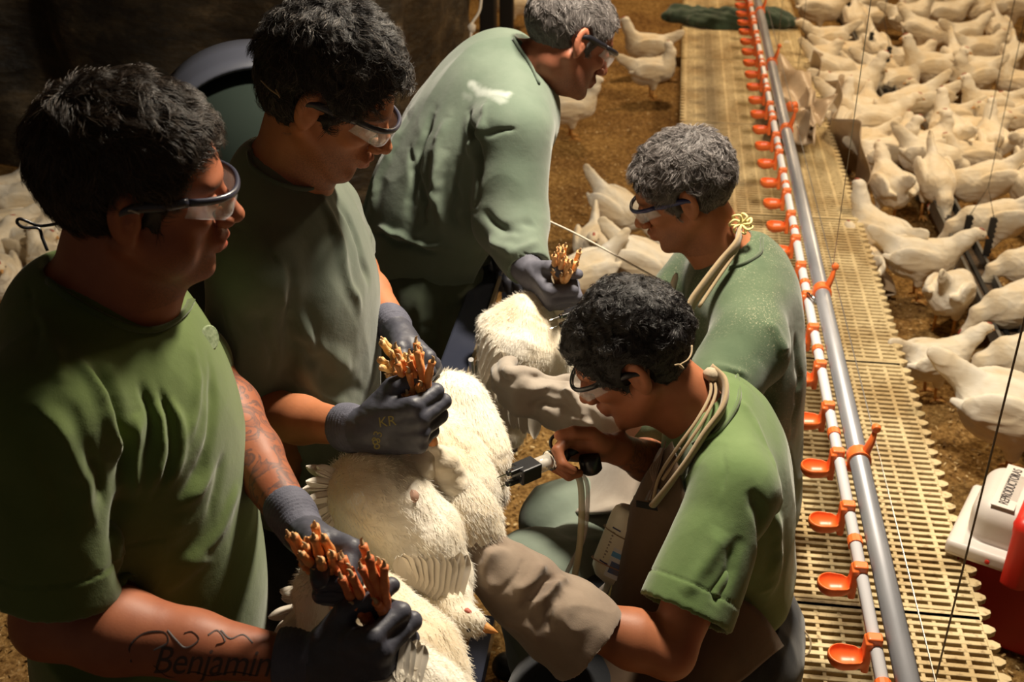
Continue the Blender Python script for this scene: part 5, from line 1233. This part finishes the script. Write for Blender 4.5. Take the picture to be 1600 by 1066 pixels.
# ================================================================ hens held upside down by their feet
M['hen_near'] = mat_feather('feathers_close', True)
M['down'] = simple('down', (.85, .79, .67), .8, c2=(.88, .85, .79), sc=10, sheen=.3); M['wingf'] = simple('wing_feather', (.74, .68, .58), .6, c2=(.62, .54, .44), sc=5, st=(1, 1, 1), sheen=.3)
def foot_mat(n, a, b): return simple(n, a, .55, c2=b, sc=70, bump=.5, bsc=260)
FM = [foot_mat('orange_foot', (.66, .22, .06), (.82, .38, .13)), foot_mat('yellow_foot', (.66, .38, .13), (.74, .50, .20)), foot_mat('deep_orange_foot', (.56, .13, .04), (.74, .24, .07)), foot_mat('pale_orange_foot', (.80, .40, .15), (.88, .52, .24))]
claw_m = simple('claw', (.45, .30, .16), .4)
def foot(root, frm, base, up, fan, mat, r0, L=1.0):
    """shank from the body up to base, toes standing up in a loose bunch"""
    up = unit(up); fan = unit(fan - up * (fan @ up)); oth = np.cross(up, fan)
    mb = MB(); mb.tube(catmull([frm, (frm + base) / 2 + oth * .002, base], 4), [.0085, .0078, .0075, .007, .0068, .0068, .007, .0076, .0085], 9)
    lg = mb.build('leg', mat, root, smooth=True)
    for i, (a, b, l) in enumerate(((-.26, .08, .060), (-.02, .16, .074), (.24, .04, .062), (.05, -.42, .030))):
        a += r0.normal(0, .10); b += r0.normal(0, .10); d = unit(up + fan * a + oth * b); p = base - up * .004; pts = [p]; n = 4; dd = d
        for j in range(n): dd = unit(dd + up * .10 + oth * r0.normal(0, .05) + fan * r0.normal(0, .05)); p = p + dd * l * L / n; pts.append(p)
        q = catmull(pts, 4); m_ = len(q); rr = [(.0078 - .0022 * t / (m_ - 1)) * (1 + .10 * math.cos(t / (m_ - 1) * 2 * math.pi * 3)) for t in range(m_)]
        t_ = MB().tube(q, rr, 9).build('toe', mat, lg, smooth=True)
        MB().tube(catmull([p - dd * .003, p + dd * .007 + oth * .001, p + unit(dd + fan * (.35 if i < 2 else -.35)) * .011], 3), [.0040, .0034, .0026, .0020, .0014, .0008, .0004], 7).build('claw', claw_m, t_, smooth=True)
def feather(p, d, w, n, L, W, curve=.15):
    """one blade with a bent shaft; returns an MB"""
    mb = MB(); d = unit(d); w = unit(w - d * (w @ d)); n = np.cross(d, w)
    def fn(u, v):
        prof = (math.sin(min(1, u * 3.2) * math.pi / 2) * (1 - max(0, (u - .72) / .28) ** 2.2)) ** .8 if u < .999 else .02
        return p + d * L * u + w * (W * (v - .5) * max(.12, prof) + curve * L * u * u * .5) + n * (.004 * math.sin(v * math.pi) + .10 * L * u * u)
    mb.grid(fn, 14, 6); mb.tube([fn(u, .5) + n * .001 for u in np.linspace(0, .95, 8)], [.0016, .0015, .0014, .0012, .001, .0008, .0006, .0004], 5); return mb
def fluff(root, V, N, n, L, flow, seed, rad=.00042, mask=None, lift=.34):
    r = np.random.default_rng(seed); idx = np.arange(len(V)) if mask is None else np.where(mask)[0]; pk = r.choice(idx, n); S = V[pk] - N[pk] * .002; nn = N[pk]
    D = flow[pk] if np.ndim(flow) == 2 else np.tile(flow, (n, 1)); D = D - nn * (D * nn).sum(1, keepdims=True) + nn * lift + r.normal(0, .22, (n, 3)); D /= np.linalg.norm(D, axis=1, keepdims=True)
    m_ = 4; pts = np.zeros((n, m_, 3)); p = S; Ls = L * r.uniform(.5, 1.3, n)
    for j in range(m_): pts[:, j] = p; D = D - nn * .02; D /= np.linalg.norm(D, axis=1, keepdims=True); p = p + D * (Ls / (m_ - 1))[:, None]
    strands('down_feathers', pts, M['down'], root, rad)
def held_hen(label, parts, neck=None, headdir=None, legs_=None, fm=0, seed=0, tail=None, wing=None, n_fluff=9000, flow=None, spots=None, amp=.0065, h=.0032, group='hens held upside down by the feet'):
    """parts: [((x,y,Z) start, (x,y,Z) end, r start, r end)], bodies as fused tapered masses"""
    allp = []; w = []
    for a, b, ra, rb in parts: a, b = P(*a), P(*b); w.append((a, b, ra, rb)); allp += [a, b]
    nk = [P(*q) for q in neck] if neck else []
    c = sum(allp) / len(allp); root = empty('white_hen', c, label, 'hen', group)
    lo, hi_ = box_of(allp + nk, max(p[3] for p in w) + max(p[2] for p in w) * .3 + .05); F = Field(lo, hi_, h)
    for i, (a, b, ra, rb) in enumerate(w): F.cone(a, b, ra, rb, 0 if i == 0 else .03)
    if nk:
        n = len(nk); F.chain(nk, list(np.linspace(.046, .024, n)), .02); hx = unit(P(*headdir) - nk[-1]) ; Bh = basis(hx, Zv); F.ell(nk[-1] + hx * .016, (.032, .021, .023), Bh, .012)
    V, Fq = F.mesh(); V = smooth_v(V, Fq, 2); fl = unit(w[0][1] - w[0][0]) if flow is None else unit(flow)
    st = np.eye(3) - .55 * np.outer(fl, fl); V = V + normals(V, Fq) * (amp * snoise(V, 5.5, seed, 3, st) + amp * .12 * snoise(V, 20, seed + 4, 2, st) - amp * .3 * np.clip(1 - np.abs(snoise(V, 6.5, seed + 9, 2, st)) * 5, 0, 1))[:, None]
    N = normals(V, Fq); o = mesh_np('hen_body', V, Fq, M['hen_near'], root); fluff(root, V, N, int(n_fluff * 1.5), .0115, fl, seed)
    if nk:
        bk = MB(); hc = nk[-1] + hx * .016
        bk.lathe([(.0095, -.004), (.0085, .006), (.0055, .016), (.0008, .026)], hc + hx * .028, unit(hx - Bh[2] * .15), 10); bk.build('beak', foot_mat('beak_orange', (.70, .33, .09), (.62, .24, .06)), root, smooth=True)
        MB().tube([hc - hx * .014 + Bh[2] * .020, hc + Bh[2] * .026, hc + hx * .016 + Bh[2] * .018], [.002, .005, .003], 6, flat=.5).build('comb', M['comb'], root, smooth=True)
        for s in (-1, 1): MB().lathe([(0, -.004), (.004, 0), (0, .004)], hc + hx * .010 + Bh[1] * s * .0195 + Bh[2] * .004, Bh[1], 8).build('eye', M['eye'], root, smooth=True)
    r0 = np.random.default_rng(seed + 50)
    if legs_:
        info, outs = legs_; up = info['side']; g0 = info['grip']
        for (du, dn, ext) in outs:
            base = g0 + up * (.030 + ext) + info['d'] * du + info['n'] * dn; frm = g0 - up * .055 + info['d'] * du * .6 + info['n'] * dn
            foot(root, frm, base, up + info['d'] * du * 7 + info['n'] * dn * 5, info['d'], FM[fm], r0, 1.3 if fm == 2 else 1.1)
            # feathered thigh from the shank down into the body
            tgt = w[0][0] * .6 + w[0][1] * .4; dv = tgt - frm; q = frm + dv * .5
            FF = Field(np.minimum(frm, tgt) - .07, np.maximum(frm, tgt) + .07, .004); FF.chain([frm - up * .004, frm + dv * .35, frm + dv * .75], [.010, .026, .040], .01); TV, TF = FF.mesh(); TV = TV + normals(TV, TF) * (.003 * snoise(TV, 16, seed + 2, 2))[:, None]
            mesh_np('thigh', TV, TF, M['hen_near'], root)
    if tail:
        p, d, wv, nF, L, Wd = tail; p = P(*p); d = unit(P(*d) - p); wv = unit(wv)
        for i in range(nF):
            a = (i / (nF - 1) - .5) * 1.5; dd = unit(d * math.cos(a) + wv * math.sin(a) + r0.normal(0, .08, 3)); feather(p + wv * .02 * (i / (nF - 1) - .5), dd, np.cross(dd, Fv), None, L * r0.uniform(.8, 1.15), Wd, .1).build('tail_feather', M['wingf'], root, smooth=True)
    if wing:
        for (a, b, tip0, tip1, nF, Wd, cv_) in wing:
            a, b, t0, t1 = P(*a), P(*b), P(*tip0), P(*tip1)
            for i in range(nF):
                u = i / (nF - 1); s_ = a * (1 - u) + b * u; e = t0 * (1 - u) + t1 * u - Fv * .0035 * (i % 2); d = e - s_; feather(s_, d, np.cross(d, -Fv), None, np.linalg.norm(d) * r0.uniform(.93, 1.05), Wd, cv_).build('wing_feather', M['wingf'], root, smooth=True)
    if spots:
        sm = simple('bare_skin', (.50, .30, .22), .7)
        for (x, y, rr) in spots:
            bv_ = BVHTree.FromPolygons(V.tolist(), tris(Fq).tolist()); q = hit(bv_, x, y)
            if q is not None: MB().lathe([(0, .0022), (rr * .6, .0018), (rr, -.001)], q, unit(Cv - q), 14).build('vent', sm, root, smooth=True)
    return root
# pair in the second man's far hand
held_hen('white hen hanging belly up from the goggled man\'s upper glove, farthest of the bunch', [((700, 650, 2.10), (735, 720, 2.08), .082, .076), ((722, 690, 2.12), (760, 765, 2.16), .066, .045)], legs_=(g2L, [(.008, .010, .004), (-.012, -.004, -.004)]), fm=1, seed=101)
held_hen('white hen held belly up in the middle, injector needles touching its breast', [((672, 700, 1.99), (715, 765, 1.97), .078, .070), ((715, 765, 1.98), (752, 815, 2.03), .058, .036)], legs_=(g2L, [(.020, -.006, .0), (-.004, .016, -.010)]), fm=1, seed=108, spots=[(676, 682, .010)])
# pair in his near hand
held_hen('white hen under the printed glove, fluffy tail left, wing spread, orange beak at the right', [((592, 782, 1.86), (655, 845, 1.86), .086, .074), ((655, 845, 1.86), (694, 895, 1.88), .066, .044), ((560, 770, 1.85), (600, 780, 1.84), .05, .07)], neck=[(695, 905, 1.86), (700, 945, 1.83), (712, 968, 1.80)], headdir=(770, 984, 1.79),
    legs_=(g2R, [(.012, .006, .004), (-.010, .010, -.002)]), fm=0, seed=115, spots=[(644, 776, .011)], tail=((548, 770, 1.84), (500, 775, 1.82), Uv, 17, .070, .019), wing=[((705, 958, 1.80), (640, 912, 1.79), (726, 868, 1.80), (618, 872, 1.76), 11, .026, .08)])
held_hen('white hen tucked behind, its plump thigh showing right of the printed glove', [((690, 745, 1.93), (735, 815, 1.92), .062, .052), ((730, 810, 1.92), (758, 850, 1.93), .048, .036)], legs_=(g2R, [(.022, -.008, .0), (-.002, -.006, -.012)]), fm=0, seed=122)
# pair in the first man's far hand
held_hen('white hen held low by the first man\'s far hand, tail feathers spread at the left', [((570, 975, 1.70), (640, 1035, 1.68), .078, .078), ((640, 1035, 1.68), (680, 1095, 1.66), .076, .060)], legs_=(MAN['m1L'], [(.012, .008, .004), (-.010, .006, .0)]), fm=0, seed=129, tail=((505, 950, 1.68), (455, 985, 1.66), Uv * .8 + Rv * .3, 16, .080, .020))
held_hen('white hen hanging with yellowish flank just under the first man\'s far glove', [((520, 925, 1.62), (545, 985, 1.63), .055, .060), ((545, 985, 1.63), (590, 1040, 1.64), .055, .05)], legs_=(MAN['m1L'], [(.020, -.006, .0), (-.002, -.010, -.006)]), fm=0, seed=136)
# pair in the first man's near hand
held_hen('white hen at the bottom edge hanging from the first man\'s near glove', [((618, 1075, 1.50), (672, 1120, 1.50), .060, .065), ((640, 1100, 1.50), (690, 1150, 1.52), .06, .05)], legs_=(MAN['m1R'], [(.014, .008, .006), (-.012, .004, .0)]), fm=2, seed=143, wing=[((625, 1070, 1.44), (640, 1085, 1.44), (628, 985, 1.46), (660, 1010, 1.46), 4, .022, .05)])
held_hen('white hen cut off by the bottom edge beneath the first man\'s near glove', [((560, 1110, 1.52), (610, 1160, 1.53), .06, .06)], legs_=(MAN['m1R'], [(.024, -.006, .010), (-.002, -.010, .002)]), fm=2, seed=150, n_fluff=3000)
# pair in the bending man's hand
held_hen('white hen hanging from the bending man\'s glove, wing by the rail', [((842, 478, 2.58), (818, 545, 2.56), .045, .088), ((800, 550, 2.56), (778, 615, 2.55), .072, .050), ((812, 500, 2.56), (775, 510, 2.56), .055, .040), ((845, 540, 2.58), (872, 590, 2.62), .070, .05)], legs_=(g3R, [(.010, .008, .010), (-.010, .006, .010)]), fm=3, seed=157, flow=P(800, 640, 2.5) - P(830, 480, 2.5), wing=[((768, 560, 2.50), (835, 585, 2.47), (765, 650, 2.52), (838, 690, 2.50), 10, .030, .05), ((765, 520, 2.50), (790, 560, 2.46), (752, 575, 2.52), (760, 625, 2.50), 5, .028, .05)])
held_hen('white hen hanging behind the wing-spread one, only its breast showing by the pale gauntlet', [((862, 500, 2.66), (850, 600, 2.66), .06, .07), ((820, 620, 2.6), (800, 680, 2.58), .05, .032)], legs_=(g3R, [(.018, -.006, .014), (-.002, -.012, .010)]), fm=3, seed=164, n_fluff=4000)

# ---------------------------------------------------------------- injectors
M['dev'] = simple('black_injector_plastic', (.012, .012, .014), .30); M['chrome'] = simple('chrome', (.75, .75, .76), .12, 1); 
def mat_clear():
    m, nt, b = nodes('clear_barrel'); b.inputs['Base Color'].default_value = (.85, .80, .70, 1); b.inputs['Alpha'].default_value = .45; b.inputs['Roughness'].default_value = .08; b.inputs['Specular IOR Level'].default_value = .9; return m
M['clear'] = mat_clear()
def injector(tip, mid, end, label, sc=1.0, full=True):
    a, b, e = P(*tip), P(*mid), P(*end); ax = unit(e - a); t = empty('vaccine_injector', b, label, 'injector', 'injection guns'); L = lambda d: a + ax * d * sc; up = unit(Zv - ax * (Zv @ ax)); sd = np.cross(ax, up)
    Rr = np.array([ax, sd, up])
    MB().box(L(.055), (.044 * sc, .034 * sc, .030 * sc), Rr).build('needle_block', M['dev'], t, bevel=.003)
    for v in (-.011, .011):
        MB().box(L(.030) + up * v * sc, (.030 * sc, .012 * sc, .009 * sc), Rr).build('prong', M['dev'], t, bevel=.002)
        MB().lathe([(.0052, 0), (.0052, .012), (.003, .014)], L(.012) + up * v * sc, ax, 12).build('needle_hub', M['chrome'], t, smooth=True)
        MB().lathe([(.0003, -.014), (.0009, -.008), (.0009, .014)], L(.0) + up * v * sc, ax, 8).build('needle', M['chrome'], t)
    for v in (-.010, .010): MB().lathe([(0, .002), (.0035, .0015), (.0035, 0)], L(.055 + v) - Fv * .016 * sc + up * v * .3, -Fv, 10).build('screw', M['chrome'], t)
    MB().lathe([(.0135 * sc, 0), (.0145 * sc, .002), (.0145 * sc, .030 * sc), (.0135 * sc, .032 * sc)], L(.076), ax, 24).build('clear_barrel', M['clear'], t, smooth=True)
    MB().lathe([(.0, 0), (.0065 * sc, 0), (.0065 * sc, .03 * sc)], L(.078), ax, 14).build('plunger', M['cwhite'], t, smooth=True)
    MB().lathe([(.013 * sc, 0), (.0185 * sc, .001), (.0185 * sc, .007 * sc), (.016 * sc, .009 * sc)], L(.106), ax, 28).build('chrome_ring', M['chrome'], t, smooth=True)
    MB().lathe([(.0, 0), (.0175 * sc, 0), (.0175 * sc, .022 * sc), (.0145 * sc, .030 * sc), (0, .031 * sc)], L(.114), ax, 24).build('body_collar', M['dev'], t, smooth=True)
    if full:
        MB().lathe([(.0, 0), (.0085, 0), (.0085, .045), (0, .046)], L(.143), ax, 16).build('handle_rod', M['dev'], t, smooth=True); MB().lathe([(.0, 0), (.0062, 0), (.0062, .014), (0, .016)], L(.186), ax, 14).build('rod_tip', M['chrome'], t, smooth=True)
        ring = lambda c, r, n1, n2: catmull([c + n1 * r * math.cos(q) + n2 * r * math.sin(q) for q in np.linspace(0, 5.6, 12)], 3)
        MB().tube(ring(P(872, 692, 2.09), .014, unit(Rv), unit(Uv)), .0034, 8).build('finger_ring', M['dev'], t, smooth=True)
        MB().tube(catmull([P(868, 712, 2.10), P(888, 705, 2.09), P(905, 690, 2.085), P(914, 674, 2.08)], 5), [.004] * 12 + [.006] * 4, 8).build('trigger_arm', M['dev'], t, smooth=True)
        MB().lathe([(0, 0), (.018, 0), (.020, .006), (.020, .028), (.014, .034), (0, .036)], P(920, 712, 2.06), unit(-Zv * .5 - Hv * .1 + Rv * .1), 18).build('dose_knob', M['dev'], t, smooth=True)
        MB().lathe([(.003, -.006), (.0042, 0), (0, .004)], L(.150) - Fv * .010 - up * .006, -Fv, 10).build('screw', M['chrome'], t)
    return t
injector((784, 752, 1.97), (850, 722, 2.03), (925, 692, 2.09), 'black and chrome twin-needle injector with clear barrel in the young man\'s bare hand', 1.0)
injector((868, 504, 2.44), (900, 493, 2.46), (935, 480, 2.49), 'black injector half hidden behind the black curls of the young man', .95, False)
MB().lathe([(0, -.018), (.008, -.012), (.0095, 0), (.008, .012), (0, .018)], P(918, 478, 2.45), unit(Rv - Uv * -.2), 12).build('fingertip', simple('pink_skin', (.60, .22, .20), .5), m4['root'], smooth=True)
# tubes
tb = simple('milky_tube', (.56, .48, .30), .25, alpha=.75); tb2 = simple('clear_tube', (.62, .52, .46), .25, alpha=.6)
def tube_(pts, r, m_, lab):
    o = MB().tube(catmull([P(*p) for p in pts], 8), r, 10).build('vaccine_tube', m_, smooth=True); tag(o, lab, 'tube', 'vaccine tubes')
tube_([(895, 735, 2.08), (906, 752, 2.06), (909, 790, 2.06), (906, 850, 2.07), (898, 900, 2.09), (891, 945, 2.12)], .0062, tb, 'milky yellow tube hanging straight down from the injector hand')
tube_([(898, 733, 2.09), (916, 752, 2.09), (918, 790, 2.09), (912, 840, 2.10), (893, 880, 2.11), (868, 930, 2.13), (850, 950, 2.16)], .0042, tb2, 'clear pinkish tube looping from the injector behind the milky tube')
tube_([(962, 905, 2.16), (952, 935, 2.14), (935, 948, 2.12), (915, 958, 2.10)], .0052, simple('yellow_tube', (.62, .58, .22), .4), 'short yellow tube leaving the neck of the white bottle')
# bottle
def bottle():
    a, b = P(958, 905, 2.18), P(1000, 800, 2.17); ax = unit(b - a); t = empty('vaccine_bottle', a, 'upturned white plastic bottle with printed labels hanging before the brown apron', 'bottle')
    L = np.linalg.norm(b - a); MB().lathe([(.010, -.03), (.012, -.012), (.036, -.002), (.047, .012), (.050, .03), (.050, L * .86), (.047, L * .95), (.040, L), (.036, L * .985), (.0, L * .98)], a, ax, 40).build('bottle_body', simple('milky_plastic', (.70, .62, .44), .35, c2=(.76, .70, .56), sc=6), t, smooth=True)
    u = unit(np.cross(ax, Fv)); v = np.cross(ax, u)
    def wrap(r_, a0, a1, h0, h1): return lambda p, q: a + ax * (L * (h0 + (h1 - h0) * q)) + (u * math.cos(a0 + (a1 - a0) * p) + v * math.sin(a0 + (a1 - a0) * p)) * r_
    f0 = math.atan2(-Fv @ v, -Fv @ u)
    wl = simple('white_label', (.68, .67, .68), .5); bl = simple('blue_print', (.10, .32, .62), .5); nv = simple('navy_print', (.03, .03, .10), .5); gr = simple('grey_print', (.28, .22, .17), .6)
    MB().grid(wrap(.0508, f0 - .55, f0 + .9, .08, .48), 12, 4).build('label', wl, t, smooth=True)
    MB().grid(lambda p, q: wrap(.0512, f0 - .55, f0 + .9, .36, .43)(p, q), 16, 2).build('label_stripe', bl, t, smooth=True)
    MB().grid(wrap(.0513, f0 - .45, f0 + .8, .14, .30), 12, 3).build('label_panel', simple('brown_print', (.20, .15, .14), .6, c2=(.05, .12, .30), sc=40), t, smooth=True)
    for h0 in (.22, .70): MB().grid(wrap(.0510, f0 - .95, f0 - .55, h0, h0 + .02), 6, 1).build('level_mark', nv, t, smooth=True)
    for i in range(9): MB().grid(wrap(.0509, f0 - .85, f0 - .85 + .06 + .03 * (i % 3), .28 + i * .045, .28 + i * .045 + .022), 4, 1).build('printed_line', gr, t)
    MB().tube([a + ax * L * .18 + (u * math.cos(q) + v * math.sin(q)) * .053 + ax * .006 * math.sin(q) for q in np.linspace(0, 6.28, 30)], .0012, 6).build('rubber_band', simple('rubber_band_tan', (.40, .20, .12), .6), t)
    MB().tube([a + ax * L * .62 + (u * math.cos(q) + v * math.sin(q)) * .053 + ax * .004 * math.sin(q + 1) for q in np.linspace(0, 6.28, 30)], .0012, 6).build('hanging_wire', M['strap'], t)
bottle()
# white string across and dark heap behind
o = MB().tube(catmull([P(850, 342, 2.75), P(905, 368, 2.72), P(985, 412, 2.68), P(1050, 448, 2.62)], 4), .0024, 6).build('white_string', M['rope'], smooth=True); tag(o, 'thin white string stretched between the bending man and the seated grey haired man', 'string')
o = MB().lathe([(.0, -.014), (.009, -.010), (.007, .03), (.003, .04)], P(1050, 452, 2.62), (.2, .1, 1), 8).build('string_tie', M['rope'], smooth=True); tag(o, 'small pale knot where the string meets the dark sleeve', 'knot')
def heap():  # low black lumpy mass under the hens, no particular object
    c = PZ(945, 455, .05); F = Field(c - V3(.5, .35, .06), c + V3(.5, .35, .3), .008); F.ell(c + V3(0, 0, .0), (.36, .16, .07), k=0); F.ell(c + V3(.16, .08, .03), (.16, .12, .07), k=.04); F.ell(c + V3(-.2, -.04, .02), (.16, .10, .06), k=.04); V, Fq = F.mesh(); V = V + normals(V, Fq) * (.016 * snoise(V, 5, 77, 3))[:, None]; V[:, 2] = np.maximum(V[:, 2], .002)
    tag(mesh_np('black_heap', V, Fq, simple('heap_black', (.010, .010, .011), .35, bump=.6, bsc=20)), 'low lumpy black sack on the litter below the pecking hens', 'heap')
heap()
